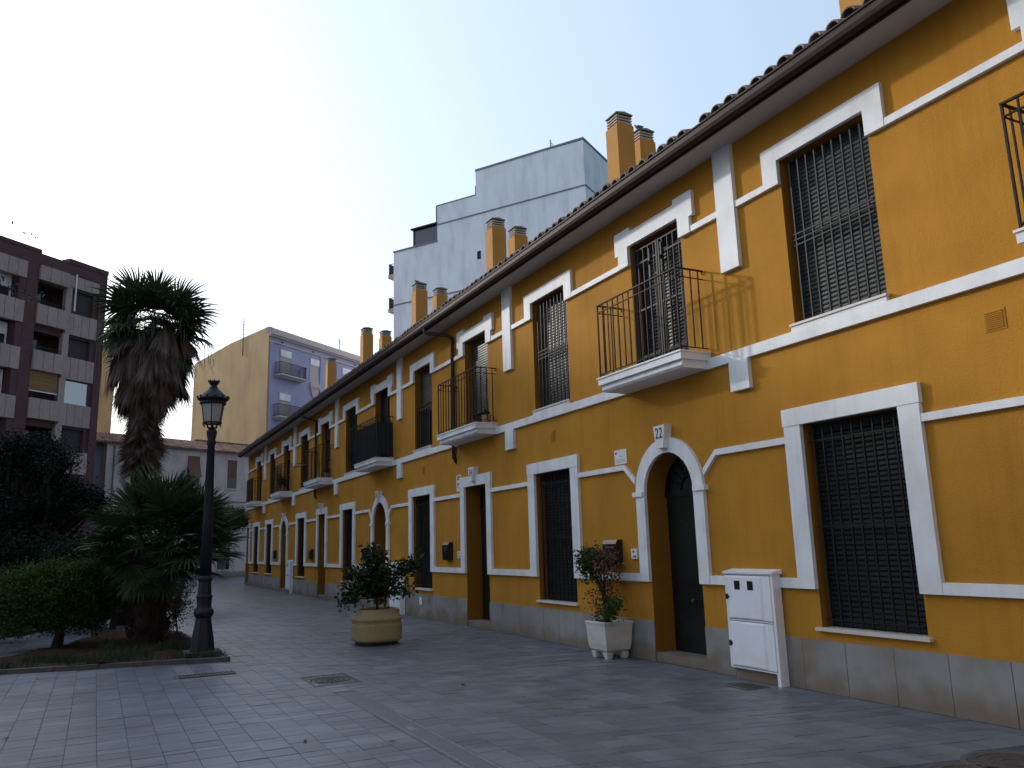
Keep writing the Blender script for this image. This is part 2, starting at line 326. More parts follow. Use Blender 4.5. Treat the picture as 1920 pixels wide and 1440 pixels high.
def balcony(H, y0, y1, b0, b1, style='plain'):
    """b0..b1 the door, y0..y1 the slab"""
    mb = MB(); P = .48
    fbox(mb, y0, y1, 3.835, 3.925, -.05, P); fbox(mb, y0-.012, y1+.012, 3.926, 3.948, -.05, P+.015)
    pts = [(0, 3.735), (P-.07, 3.735), (P-.04, 3.765), (P-.04, 3.834), (0, 3.834)]
    mb.prism(pts, y0+.04, y1-.04, lambda a, b, c: (X0-a, c, b))
    B = mb.build('balcony', M['trim'], H)
    m = M['rust'] if style != 'canvas' else M['iron']; zr = 5.045; z0 = 3.95; q = P-.03; ya, yb = y0+.03, y1-.03; r = .0075
    top = MB(); fbox(top, ya-.012, yb+.012, zr-.01, zr+.008, q-.014, q+.014)
    for y in (ya, yb):
        fbox(top, y-.012, y+.012, zr-.01, zr+.008, .005, q-.0145)
        e = 1 if y == yb else -1
        top.tube([FT(y, zr, .03), FT(y-.0, zr, .02), FT(y, zr-.05, .012)], .009, 5)
    top.build('handrail', m, B)
    low = MB()
    for z in (4.93, 4.0):
        fbox(low, ya, yb, z-.006, z+.006, q-.01, q+.01)
        for y in (ya, yb): fbox(low, y-.006, y+.006, z-.006, z+.006, .005, q-.0105)
    low.build('lower_rail', m, B)
    n = 14
    for k in range(n+1): bar(B, 'baluster', ya+(yb-ya)*k/n, z0 if k in (0, n) else 4.0, zr-.01, q, r*(1.3 if k in (0, n) else 1), m)
    for y in (ya, yb):
        for k in range(3): bar(B, 'baluster', y, 4.0, zr-.01, .09+k*.125, r, m)
    # door behind
    d = MB(); f = .245
    pts = [(b0-f, 5.64), (b0, 5.64), (b0, ZUT), (b1, ZUT), (b1, 5.64), (b1+f, 5.64), (b1+f, 5.86), (b1+f+.075, 5.86), (b1+f+.075, 6.215), (b1-.07, 6.215), (b1-.07, 6.145), (b0+.07, 6.145), (b0+.07, 6.215), (b0-f-.075, 6.215), (b0-f-.075, 5.86), (b0-f, 5.86)]
    fprism(d, pts, 0, .055); D = d.build('balcony_door', M['trim'], H)
    s = MB()
    if style in ('gate', 'bars'):
        shutter(s, b0+.03, b1-.03, ZU, ZUT-.03, -.17); s.build('shutter', M['shutter2' if style == 'gate' else 'shutter'], D)
        g = MB(); mid = (b0+b1)/2; m2 = M['irongrey' if style == 'gate' else 'rust']
        for a, b in ((b0+.03, mid-.01), (mid+.01, b1-.03)):
            fbox(g, a, a+.03, 3.97, 5.86, -.07, -.04); fbox(g, b-.03, b, 3.97, 5.86, -.07, -.04)
            for z in (3.97, 4.2, 4.9, 5.62, 5.83): fbox(g, a+.031, b-.031, z, z+.025, -.066, -.044)
        for z in (5.33, 5.52): fbox(g, mid-.12, mid-.09, z, z+.25, -.043, -.02); fbox(g, mid+.16, mid+.19, z, z+.25, -.043, -.02)
        g.build('gate_frame', m2, D)
        for a, b in ((b0+.06, mid-.04), (mid+.04, b1-.06)):
            for k in range(4): bar(D, 'bar', a+(b-a)*(k+.5)/4, 3.99, 5.84, -.055, .0075, m2)
    elif style == 'shutter':
        shutter(s, b0+.03, b1-.03, 4.32, ZUT-.03, -.15); s.build('shutter', M['shutter2'], D)
        fbox(MB(), b0+.03, b1-.03, ZU, 4.32, -.2, -.19).build('pane', M['glass'], D)
        fr = MB(); fbox(fr, b0+.03, b0+.1, ZU, 4.32, -.189, -.155); fbox(fr, b1-.1, b1-.03, ZU, 4.32, -.189, -.155); fr.build('sash', M['iron'], D)
    else:
        fbox(MB(), b0+.03, b1-.03, ZU, ZUT-.03, -.2, -.19).build('pane', M['glass'], D)
        fr = MB(); mid = (b0+b1)/2
        for a in (b0+.03, mid-.05, b1-.1): fbox(fr, a, a+.07, ZU, ZUT-.03, -.189, -.15)
        for z in (ZU, 4.7, ZUT-.1): fbox(fr, b0+.101, b1-.101, z, z+.06, -.188, -.152)
        fr.build('sash', M['shutter'], D)
        if style != 'canvas':
            shutter(s, b0+.03, b1-.03, 5.35, ZUT-.03, -.14); s.build('shutter', M['shutter'], D)
    if style == 'canvas':
        c = MB(); fbox(c, ya+.01, yb-.01, 4.0, 4.90, q-.03, q-.02); fbox(c, ya+.012, ya+.02, 4.0, 4.90, .01, q-.031); fbox(c, yb-.02, yb-.012, 4.0, 4.90, .01, q-.031)
        for k in range(28): a = ya+.02+(yb-ya-.05)*k/27; fbox(c, a, a+.028, 4.0, 4.9, q-.0199, q-.012)
        c.build('railing_screen', M['awning'], B)
    return B

def arch_pts(yc, r, n=16, zc=SP): return [(yc+r*math.cos(math.pi*k/n), zc+r*math.sin(math.pi*k/n)) for k in range(n+1)]
def door(H, y0, y1, arch, number):
    d = MB(); yc = (y0+y1)/2; rr = (y1-y0)/2
    if arch:
        o = arch_pts(yc, rr+.2); i = arch_pts(yc, rr)
        pts = [(y1+.2, ZLB+.02)]+o[1:-1] if False else [(yc+rr+.2, ZLB+.02)]+o+[(yc-rr-.2, ZLB+.02), (yc-rr, ZLB+.02)]+i[::-1]+[(yc+rr, ZLB+.02)]
        n = len(o)
        for k in range(n-1): fprism(d, [i[k], o[k], o[k+1], i[k+1]], 0, .05)
        fbox(d, y0-.2, y0, ZLB, SP, 0, .05); fbox(d, y1, y1+.2, ZLB, SP, 0, .05)
        for a, b in ((y0-.25, y0-.02), (y1+.02, y1+.25)):
            fbox(d, a, b, SP-.03, SP+.035, .0505, .075)
            e = (a, y0-.2005) if a < yc-rr-.1 and a < y0 else (y1+.2005, b)
            fbox(d, *e, SP-.03, SP+.035, 0, .05)
    else:
        fbox(d, y0-.205, y0, ZLB, ZGT, 0, .05); fbox(d, y1, y1+.205, ZLB, ZGT, 0, .05); fbox(d, y0-.22, y1+.22, ZGT+.001, 3.02, 0, .056)
    D = d.build('door', M['trim'], H)
    zt = 3.14 if arch else 3.18; zb = 2.83 if arch else 2.89
    k = MB(); fprism(k, [(yc-.075, zb), (yc+.075, zb), (yc+.125, zt), (yc-.125, zt)], .0, .13); K = k.build('keystone', M['trim'], D)
    n = len(number)
    wall_text('number', number, .21, yc, zt-.115, .131, M['ink'], K, .78) if False else wall_text('number', number, .21, yc, zt-.115, .132, M['ink'], D, .78)
    # the leaf
    p = -.34; fbox(MB(), y0-.0, y1+.0, .0, .118, -.32, -.0).build('threshold', M['plinth'], D)
    l = MB(); top = SP if arch else ZGT-.42
    fbox(l, y0, y1, .118, top-.05, p-.05, p)
    a, b = y0+.16, y1-.16
    for z0, z1 in ((.28, .62), (.72, .86), (.98, 1.92)):
        fbox(l, a, b, z0, z1, p+.0005, p+.014); fbox(l, a+.04, b-.04, z0+.04, z1-.04, p+.0145, p+.03)
    L = l.build('door_leaf', M['door'], D)
    hd = MB(); hd.lathe([(0, .016), (.02, .02), (.05, .034), (.07, .026), (.078, .006)], 10)
    h = link('door_knob', hd.mesh('door_knob', M['castiron']), D, (X0+.34-.03, yc, .80), (0, -math.pi/2, 0)); h.scale = (.9, .9, .9)
    cv = MB(); cv.tube([FT(yc+.28-.56*t/12, 1.80+.05*math.sin(t/12*math.pi*2+.5)*1.0, p+.034) for t in range(13)], .006, 5); cv.build('door_moulding', M['irongrey'], D)
    if arch:
        fn = MB(); r1 = rr; zc = SP+.03
        fn.cur = 0; fbox(fn, y0, y1, SP-.05, SP+.03, p-.05, p+.03)
        for k in range(16):
            a0, a1 = math.pi*k/16, math.pi*(k+1)/16
            fprism(fn, [(yc+(r1-.05)*math.cos(a0), SP+(r1-.05)*math.sin(a0)), (yc+r1*math.cos(a0), SP+r1*math.sin(a0)), (yc+r1*math.cos(a1), SP+r1*math.sin(a1)), (yc+(r1-.05)*math.cos(a1), SP+(r1-.05)*math.sin(a1))], p-.04, p+.02)
            fprism(fn, [(yc+.19*math.cos(a0), zc+.19*math.sin(a0)), (yc+.22*math.cos(a0), zc+.22*math.sin(a0)), (yc+.22*math.cos(a1), zc+.22*math.sin(a1)), (yc+.19*math.cos(a1), zc+.19*math.sin(a1))], p-.03, p+.012)
        for k in range(1, 9):
            an = math.pi*k/9; c, s_ = math.cos(an), math.sin(an)
            fn.prism([(yc+.215*c-.011*s_, zc+.215*s_+.011*c), (yc+.215*c+.011*s_, zc+.215*s_-.011*c), (yc+(r1-.045)*c+.016*s_, zc+(r1-.075)*s_-.011*c), (yc+(r1-.045)*c-.016*s_, zc+(r1-.075)*s_+.011*c)], p-.025, p+.010, FT)
        fn.build('fanlight_frame', M['door'], D)
        g = MB(); g.prism([(y0+.01, SP)]+[(yc-(rr-.01)*math.cos(math.pi*k/16), SP+(rr-.01)*math.sin(math.pi*k/16)) for k in range(17)][1:-1]+[(y1-.01, SP)], p-.045, p-.035, FT); g.build('fanlight_glass', M['glass'], D)
    else:
        g = MB(); fbox(g, y0+.06, y1-.06, top, ZGT-.05, p-.045, p-.035); g.build('transom_glass', M['glass'], D)
        fr = MB(); fbox(fr, y0, y0+.06, top-.049, ZGT, p-.05, p+.01); fbox(fr, y1-.06, y1, top-.049, ZGT, p-.05, p+.01); fbox(fr, y0+.061, y1-.061, ZGT-.05, ZGT, p-.05, p+.01); fbox(fr, y0+.061, y1-.061, top-.049, top, p-.05, p+.01)
        fr.build('transom_frame', M['door'], D)
    return D

def house_wall(H, ya, yb, ops, arches):
    """front wall with real openings: ops = rectangles (y0,y1,z0,z1)"""
    DP = .36
    ys = sorted({ya, yb, *[o[0] for o in ops], *[o[1] for o in ops]}); zs = sorted({.0, 6.70, *[o[2] for o in ops], *[o[3] for o in ops]})
    w = MB()
    for i in range(len(ys)-1):
        for j in range(len(zs)-1):
            cy, cz = (ys[i]+ys[i+1])/2, (zs[j]+zs[j+1])/2
            if any(o[0] < cy < o[1] and o[2] < cz < o[3] for o in ops): continue
            w.poly([FT(ys[i], zs[j], 0), FT(ys[i], zs[j+1], 0), FT(ys[i+1], zs[j+1], 0), FT(ys[i+1], zs[j], 0)])
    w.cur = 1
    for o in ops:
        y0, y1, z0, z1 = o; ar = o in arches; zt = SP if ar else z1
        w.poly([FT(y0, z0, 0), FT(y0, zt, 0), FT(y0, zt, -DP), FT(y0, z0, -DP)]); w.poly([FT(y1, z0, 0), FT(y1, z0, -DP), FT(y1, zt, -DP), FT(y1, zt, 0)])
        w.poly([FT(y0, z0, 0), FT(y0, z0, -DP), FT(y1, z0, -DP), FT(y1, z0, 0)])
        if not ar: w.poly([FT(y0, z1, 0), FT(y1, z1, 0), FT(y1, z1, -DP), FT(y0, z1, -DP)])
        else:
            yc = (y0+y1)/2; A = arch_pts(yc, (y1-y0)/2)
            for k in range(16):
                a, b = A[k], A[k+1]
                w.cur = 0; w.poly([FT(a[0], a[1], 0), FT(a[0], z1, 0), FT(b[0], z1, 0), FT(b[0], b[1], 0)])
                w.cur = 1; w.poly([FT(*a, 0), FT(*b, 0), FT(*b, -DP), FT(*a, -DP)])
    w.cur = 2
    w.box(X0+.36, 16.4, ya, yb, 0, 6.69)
    w.cur = 0
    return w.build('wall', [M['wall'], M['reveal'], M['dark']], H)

TS = .2205  # tile spacing
def roofz(x): return 6.675+(x-6.40)*.335
_tile = None
def tile_mesh():
    mb = MB(); n = 6; L = .44
    for (x, dz, r) in ((0, .0, .088), (L, .02, .070)):
        for k in range(n+1):
            a = math.pi*k/n; mb.v.append((x, r*math.cos(a), dz+x*.335+r*.82*math.sin(a)))
    for (x, dz, r) in ((0, .0, .070), (L, .02, .055)):
        for k in range(n+1):
            a = math.pi*k/n; mb.v.append((x, r*math.cos(a), dz+x*.335+r*.80*math.sin(a)))
    s = n+1
    for k in range(n):
        mb.f += [[k, k+1, s+k+1, s+k], [2*s+k, 3*s+k, 3*s+k+1, 2*s+k+1], [k, 2*s+k, 2*s+k+1, k+1], [s+k, s+k+1, 3*s+k+1, 3*s+k]]; mb.mi += [0]*4
    return mb.mesh('tile', M['tile'])
def roof(H, ya, yb, allow):
    global _tile
    _tile = _tile or tile_mesh()
    mb = MB()     # the rest of the slope: overlapping courses of barrel tiles, joined
    n0, n1 = math.ceil((ya+.02)/TS), math.floor((yb-.02)/TS); n = 4
    for k in range(n0, n1+1):
        y = k*TS
        for c in range(1, 13):
            x = 6.40+c*.40; i = len(mb.v); jj = NR.normal()*.004
            for (xx, dz, r) in ((x, .018, .088), (x+.44, .02, .070)):
                for q in range(n+1):
                    a = math.pi*q/n; mb.v.append((xx, y+jj+r*math.cos(a), roofz(xx)+dz+r*.82*math.sin(a)))
            for q in range(n): mb.f.append([i+q, i+q+1, i+n+2+q, i+n+1+q]); mb.mi.append(0)
            mb.f.append([i+q for q in range(n+1)][::-1]); mb.mi.append(0)
    x = 11.75
    mb.poly([(6.40, ya, 6.66), (6.40, yb, 6.66), (x, yb, roofz(x)-.015), (x, ya, roofz(x)-.015)])
    mb.poly([(x, ya, roofz(x)-.015), (x, yb, roofz(x)-.015), (17, yb, 6.7), (17, ya, 6.7)])
    o = mb.build('roof', M['tile'], H); o['kind'] = 'stuff'
    for k in range(n0, n1+1):
        link('tile', _tile, H, (6.375+NR.normal()*.010, k*TS+NR.normal()*.006, 6.70+NR.normal()*.004), (0, NR.normal()*.012, NR.normal()*.02))
    s = MB(); s.box(6.42, X0-.001, ya, yb, 6.508, 6.54); s.build('soffit', M['soffit'], H)
    g = MB(); pr = [(6.425, 6.645), (6.425, 6.50), (6.40, 6.475), (6.36, 6.47), (6.325, 6.49), (6.305, 6.53), (6.30, 6.60), (6.285, 6.60), (6.285, 6.617), (6.312, 6.617), (6.32, 6.54), (6.345, 6.505), (6.40, 6.50), (6.412, 6.645)]
    g.prism(pr, ya, yb-.004, lambda a, b, c: (a, c, b)); g.prism([(6.427, 6.46), (6.427, 6.655), (6.45, 6.655), (6.45, 6.46)], ya, yb, lambda a, b, c: (a, c, b))
    g.build('gutter', M['gutter'], H)
def chimney(H, x, y, ztop, moss=True):
    w = .22; mb = MB(); zb = roofz(x)-.2; zt = ztop-.26
    mb.box(x-w, x+w, y-w, y+w, zb, zt)
    i = len(mb.v); a = w+.0; b = w-.05
    mb.prism([(-w, zt), (w, zt), (w-.05, zt+.05), (-w+.05, zt+.05)], y-w+.01, y+w-.01, lambda p, q, r: (x+p, r, q))
    c = mb.build('chimney', M['chim'], H)
    for k in range(3):
        z = zt+.055+k*.068; e = w-.02
        s = MB(); s.box(x-e, x+e, y-e, y+e, z, z+.028)
        for dx in (-e+.04, e-.09):
            for dy in (-e+.04, e-.09): s.box(x+dx, x+dx+.05, y+dy, y+dy+.05, z+.0285, z+.0675)
        s.build('cap_slab', M['cap'], c)
    z = zt+.055+3*.068; e = w+.0
    s = MB(); s.prism([(-e, z), (e, z), (e, z+.02), (0, z+.06), (-e, z+.02)], y-e, y+e, lambda p, q, r: (x+p, r, q)); s.build('cap_slab', M['moss'], c)
def downpipe(H, yg, yw):
    mb = MB(); p = .055; r = .043
    pts = [(6.37, yg, 6.49), (6.37, yg, 6.42), (6.42, yg-.06, 6.36), (X0-p-.12, yw+.10, 6.25), (X0-p-.02, yw+.02, 6.18), (X0-p, yw, 6.08), (X0-p, yw, 3.66), (X0-p, yw, 3.5), (X0-p+.05, yw, 3.42), (X0+.03, yw, 3.37)]
    mb.tube(pts, r, 10); 
    for z in (5.9, 5.0, 4.1): mb.lathe([(0, r+.007), (.04, r+.007)], 10, (X0-p, yw, z))
    mb.build('downpipe', M['gutter'], H, True)

HOUSES = [ # number, ya, yb, ground window, upper window, balcony door, slab, door, arch?, pilaster, styles
 ('20', .95, 7.290, (5.191, 6.430), (5.180, 6.395), (2.13, 3.29), (1.70, 3.60), (2.23, 3.30), 0, (7.128, 7.453), 'full', 'grille', 'bars'),
 ('22', 7.290, 13.512, (11.366, 12.610), (11.326, 12.540), (8.239, 9.428), (7.83, 9.74), (8.310, 9.370), 1, (13.342, 13.683), 'full', 'grille', 'gate'),
 ('24', 13.512, 19.85, (17.687, 18.920), (17.618, 18.783), (14.485, 15.645), (14.09, 16.11), (14.628, 15.719), 0, (19.691, 20.02), 'half', 'balustrade', 'shutter'),
 ('26', 19.85, 26.145, (24.154, 25.340), (23.887, 25.134), (20.765, 22.041), (20.42, 22.45), (20.93, 22.10), 1, (25.979, 26.312), 'full', 'bars', 'canvas'),
 ('28', 26.145, 32.58, (30.563, 31.800), (30.287, 31.558), (27.101, 28.331), (26.64, 28.86), (27.49, 28.519), 0, (32.399, 32.763), 'full', 'open', 'open'),
 ('30', 32.58, 39.05, (36.976, 38.271), (36.75, 37.926), (33.601, 34.836), (32.98, 35.11), (33.75, 34.95), 1, (38.825, 39.2), 'full', 'open', 'open2'),
 ('32', 39.05, 44.0, (40.27, 41.57), None, (40.024, 41.315), (39.62, 41.43), (42.90, 43.75), 0, None, 'full', None, 'open3'),
]
HL = {'20': 'mustard house cut by the right frame edge, tall ground window beside the meter cabinet',
 '22': 'mustard house number 22 with arched green door and the balcony casting a railing shadow',
 '24': 'mustard house number 24 with square headed door and a downpipe beside its balcony',
 '26': 'mustard house number 26 with arched door and dark canvas round the balcony rail',
 '28': 'mustard house number 28 with square headed door, second downpipe along the row',
 '30': 'mustard house number 30 with arched door, last arch before the end of the row',
 '32': 'mustard end house of the row with a door at its far corner'}
for hi, (num, ya, yb, gw, uw, bd, sl, dr, ar, pl, gs, us, bs) in enumerate(HOUSES):
    H = empty('terraced_house', (X0, (ya+yb)/2, 0)); tag(H, HL[num], 'house', 'mustard terraced houses along the square')
    H.location = (0, 0, 0)
    dtop = SP+(dr[1]-dr[0])/2 if ar else ZGT
    ops = [(gw[0], gw[1], .655, ZGT), (bd[0], bd[1], 3.94, ZUT), (dr[0], dr[1], .0, dtop)]
    if uw: ops.append((uw[0], uw[1], ZU-.01, ZUT))
    house_wall(H, ya, yb, ops, [ops[2]] if ar else [])
    ground_window(H, *gw, gs)
    if uw: upper_window(H, *uw, us)
    balcony(H, *sl, *bd, bs)
    door(H, *dr, ar, num)
    roof(H, ya, yb, 0)
    # string courses, cut at every opening
    def segs(z0, z1, p, cuts, a=None, b=None):
        y = ya if a is None else a; e = yb if b is None else b
        for c0, c1 in sorted(cuts):
            if c0 > y: fbox(MB(), y, c0, z0, z1, 0, p).build('string_course', M['trim'], H)
            y = max(y, c1)
        if y < e: fbox(MB(), y, e, z0, z1, 0, p).build('string_course', M['trim'], H)
    fw = .236
    gcut = (gw[0]-fw, gw[1]+fw); dcut = (dr[0]-.206, dr[1]+.206)
    segs(ZLB, ZLT, .046, [gcut, dcut])
    if ar:
        yc = (dr[0]+dr[1])/2; w_ = 1.0
        segs(2.625, 2.70, .046, [gcut, (yc-w_, yc+w_)])
        for s in (-1, 1):
            q = [(yc+s*w_, 2.70), (yc+s*w_, 2.625), (yc+s*.755, 2.40), (yc+s*.735, 2.475)]
            fprism(MB(), q if s > 0 else q[::-1], 0, .046).build('string_course', M['trim'], H)
    else: segs(2.625, 2.70, .046, [gcut, dcut])
    segs(ZM0, ZM1, .048, [(sl[0]+.05, sl[1]-.05)] + ([] if pl is None else []))
    cuts = [(bd[0]-.246, bd[1]+.246)]
    if uw: cuts.append((uw[0]-fw, uw[1]+fw)); fbox(MB(), uw[0]-.02, uw[1]+.02, ZM1+.0005, 3.9145, 0, .045).build('sill_block', M['trim'], H)
    prev = HOUSES[hi-1][9] if hi else None
    if pl and pl[0] < yb: cuts.append((pl[0], yb))
    if prev: cuts.append((ya, prev[1]))
    segs(5.64, 5.72, .046, cuts)
    if hi == len(HOUSES)-1: fbox(MB(), yb-.12, yb+.03, 3.9, 6.5, .0, .05).build('corner_strip', M['trim'], H)
    if pl:
        b = MB(); fbox(b, pl[0], pl[1], 4.878, 6.507, .0, .06); b.build('pilaster', M['trim'], H)
        b = MB(); fbox(b, pl[0], pl[1], 3.357, ZM0-.001, .0, .06); b.build('bracket', M['trim'], H)
    # plinth of separate stone panels
    y = ya; cut = dr; k = 0
    for a, e in ((ya, dr[0]), (dr[1], yb)):
        n = max(1, round((e-a)/.54)); st = (e-a)/n
        for k in range(n):
            fbox(MB(), a+k*st+.003, a+(k+1)*st-.003, 0, .522, 0, .014+random.uniform(0, .003)).build('stone_panel', M['plinth'], H)
        fbox(MB(), a, e, .5225, .529, 0, .008).build('mortar_line', M['plinth'], H)
    if num in ('24', '28'): downpipe(H, *( (16.75, 16.21) if num == '24' else (29.4, 28.95)))
    # chimneys
    chimney(H, 9.75, yb-.02+({'20': -.1}.get(num, 0)), 10.80) if num not in ('30', '32') else None
    if num == '30': chimney(H, 9.75, 38.54, 10.78)
    if num not in ('20', '32'): chimney(H, 10.75, ya+.52, 10.9)
    # vent
    vy = {'20': 4.16, '22': 11.95, '24': 18.22}.get(num)
    if vy:
        v = MB(); dy = .10 if num == '20' else .08; fbox(v, vy-dy, vy+dy, 3.31, 3.50, 0, .006)
        for k in range(9): fbox(v, vy-dy+.02, vy+dy-.02, 3.33+k*.018, 3.34+k*.018, .0062, .014)
        v.build('air_vent', M['wall'], H)
    if num == '24': fbox(MB(), 18.31, 18.47, .292, .458, .018, .03).build('gas_hatch', M['plate'], H)

# ------------------------------------------------------------ things fixed to the wall
def intercom(y, z, label):
    E = empty('intercom', (X0, y, z)); tag(E, label, 'intercom', 'intercoms by the doors')
    fb = MB(); fbox(fb, y-.07, y+.07, z-.07, z+.07, 0, .03); fb.build('casing', M['plate'], E)
    b = MB(); b.tube([FT(y+.01, z+.03, .031), FT(y+.01, z+.03, .034)], .018, 10); b.build('speaker', M['black'], E)
    b = MB(); b.tube([FT(y, z-.035, .031), FT(y, z-.035, .038)], .012, 10); fbox(b, y-.05, y-.025, z-.05, z-.025, .031, .035); b.build('button', M['black'], E); local(E)
def mailbox(y, z, w, h, label):
    E = empty('mailbox', (X0, y, z)); tag(E, label, 'mailbox', 'mailboxes on the house walls')
    b = MB(); b.prism([(0, z-h/2), (.11, z-h/2), (.12, z+h/2-.06), (.09, z+h/2), (0, z+h/2)], y-w/2, y+w/2, lambda a, b_, c: (X0-a, c, b_)); b.build('box', M['black'], E)
    b = MB(); fbox(b, y-w*.36, y+w*.36, z+h*.16, z+h*.20, .121, .124); b.build('letter_slot', M['steel'], E)
    b = MB(); fbox(b, y-w*.42, y+w*.42, z-h*.42, z-h*.02, .1185, .122); b.build('flap', M['black'], E)
    b = MB(); b.tube([FT(y, z+.02, .12), FT(y, z+.02, .127)], .012, 8); b.build('lock', M['steel'], E); local(E)
intercom(9.72, 1.425, 'pale intercom between the black mailbox and the arched door 22')
intercom(16.07, 1.425, 'intercom left of door 24 beside its mailbox')
mailbox(10.22, 1.46, .36, .34, 'black mailbox above the reddish dead shrub, right of the window')
mailbox(16.62, 1.505, .34, .38, 'black mailbox on the wall left of door 24')
mailbox(22.75, 1.47, .30, .34, 'black mailbox behind the bush top, left of arched door 26')
mailbox(29.35, 1.47, .32, .36, 'dark mailbox left of square door 28, fourth along the row')
mailbox(36.0, 1.47, .32, .36, 'small far mailbox left of the last arched door')
def sign(y0, y1, z0, z1, label, lines, red=False):
    E = empty('wall_sign', (X0, (y0+y1)/2, z0)); tag(E, label, 'sign')
    b = MB(); fbox(b, y0, y1, z0, z1, 0, .012); b.build('board', M['plate'], E)
    for (a, c, e, f, mm) in lines: fbox(MB(), y1-(y1-y0)*c, y1-(y1-y0)*a, z0+(z1-z0)*e, z0+(z1-z0)*f, .0125, .0135).build('print', mm, E)
    local(E); return E
K = M['ink']
S = sign(9.797, 10.108, 2.725, 2.94, 'white square plate with fine lettering above the moulding left of number 22', [(.08, .2, .72, .86, K)]+[(.12, .9, .12+k*.1, .145+k*.1, M['greyline']) for k in range(3)]+[(.42, .75, .52, .55, M['greyline'])])
S = sign(15.935, 16.19, 2.755, 3.10, 'tall white alarm notice with a dark emblem beside the frame of door 24', [(.22, .5, .84, .93, K), (.55, .85, .84, .93, K), (.22, .5, .70, .80, K), (.55, .85, .70, .80, K), (.15, .9, .37, .50, M['red']), (.1, .95, .26, .30, K), (.3, .9, .14, .17, M['greyline'])])
# lettering on the near plate
t = wall_text('print', 'SEGURIDAD', .035, 9.93, 2.895, .0128, K, None, .8, .0004) if False else None

def meter_cabinet(y0, y1, label, grp='white meter cabinets against the houses', windows=2):
    E = empty('meter_cabinet', (X0, y0, 0)); tag(E, label, 'meter cabinet', grp); P = .14; m = M['meter']
    b = MB(); fbox(b, y0, y1, .13, 1.195, .02, P)
    b.prism([(.0, 1.196), (P+.02, 1.196), (P+.02, 1.215), (.0, 1.245)], y0-.015, y1+.015, lambda a, b_, c: (X0-a, c, b_))
    fbox(b, y0-.0, y0+.05, 0, .1295, .02, P); b.build('body', m, E)
    fbox(MB(), y0+.055, y1-.02, 0, .1295, .02, P-.05).build('base', M['plinth'], E)
    for i, (z0, z1) in enumerate(((.155, .655), (.685, 1.175))):
        d = MB(); a, c = y0+.04, y1-.04; p = P+.001
        fbox(d, a, c, z0, z1, p, p+.008)
        d.prism([(a+.12, p+.0085), (c-.02, p+.0085), (c-.035, p+.022), (a+.15, p+.022)], z0+.015, z1-.02, lambda q, w_, z: (X0-w_, q, z))
        D = d.build('cabinet_door', m, E)
        gp = MB(); fbox(gp, a-.008, c+.008, z1, z1+.006, P, P+.004); fbox(gp, c+.001, c+.007, z0, z1, P, P+.004); fbox(gp, a-.008, c+.008, z0-.006, z0, P, P+.004); gp.build('seam', M['ink'], D)
        h = MB(); fbox(h, c-.01, c+.012, (z0+z1)/2-.03, (z0+z1)/2+.03, P+.01, P+.03); h.build('hinge', M['black'], D)
        h = MB(); fbox(h, c-.045, c-.025, (z0+z1)/2-.01, (z0+z1)/2+.012, P+.0095, P+.03); h.build('lock', M['black'], D)
        if i == 1 and windows:
            for yy in (y0+.335, y0+.55): fbox(MB(), yy-.045, yy+.045, z1-.16, z1-.06, P+.0235, P+.027).build('meter_window', M['black'], D)
    local(E)
meter_cabinet(6.95, 7.73, 'white two door meter cabinet with two dark windows, nearest, beside door 22')
meter_cabinet(19.50, 20.35, 'white meter cabinet half hidden behind the citrus bush', windows=0)
meter_cabinet(32.4, 33.2, 'small far white meter cabinet beside the last arched door')

# balcony belongings of the far houses
c = MB(); fbox(c, 29.0, 30.4, 4.75, 4.79, .30, .34); 
E = empty('clothes_rack', (X0, 29.5, 4.7)); tag(E, 'folding clothes airer hung out of the upper window beside the fourth balcony', 'clothes airer')
r = MB()
for p in (.05, .16, .27, .38): r.tube([FT(30.35, 4.78, p), FT(31.45, 4.78, p)], .008, 5)
for y in (30.35, 31.45): r.tube([FT(y, 4.78, -.02), FT(y, 4.78, .42)], .01, 5)
r.build('frame', M['irongrey'], E); local(E)
cl = MB()
for k in range(7):
    y = 30.42+k*.14; n = 6; ln = random.uniform(.35, .75)
    for j in range(n):
        z = 4.775-ln*j/n; z2 = 4.775-ln*(j+1)/n; w0 = .012*math.sin(j*1.3+k); w1 = .012*math.sin((j+1)*1.3+k)
        cl.poly([FT(y, z, .27+w0), FT(y+.12, z, .27-w0), FT(y+.12, z2, .27-w1), FT(y, z2, .27+w1)])
sm = cl.build('laundry', M['fabric'], E); 
def potplant(x, y, z, h, label, m='leaf', r=.14, n=260, fl=False):
    E = empty('potted_plant', (x, y, z)); tag(E, label, 'potted plant')
    b = MB(); b.lathe([(0, .07), (.14, .095), (.15, .105), (.17, .105), (.17, .09), (.15, .085)], 12, (x, y, z)); b.build('pot', M['terra'], E)
    st = MB(); 
    for k in range(5): st.tube([(x, y, z+.15), (x+random.uniform(-r, r)*.6, y+random.uniform(-r, r)*.6, z+h*.8)], [.006, .003], 4)
    st.build('stem', M['petiole'], E)
    P = np.array([x, y, z+.17+h*.45])+NR.normal(size=(n, 3))*np.array([r*.5, r*.5, h*.22]); link('foliage', leafmesh('foliage', P, .07, .035, M[m]), E)
    if fl: P = np.array([x, y, z+.17+h*.6])+NR.normal(size=(30, 3))*np.array([r*.5, r*.5, h*.15]); link('flower', leafmesh('flower', P, .04, .04, M['flower']), E)
    local(E)
potplant(X0-.32, 34.0, 3.95, .75, 'tall leafy pot plant on the fifth balcony', 'leafbright')
potplant(X0-.30, 33.3, 3.95, .5, 'pot plant with red flowers on the fifth balcony', 'leaf', fl=True)
potplant(X0-.16, 26.85, 3.95, .16, 'low small pot plant at the near corner of the fourth balcony', r=.1, n=90)
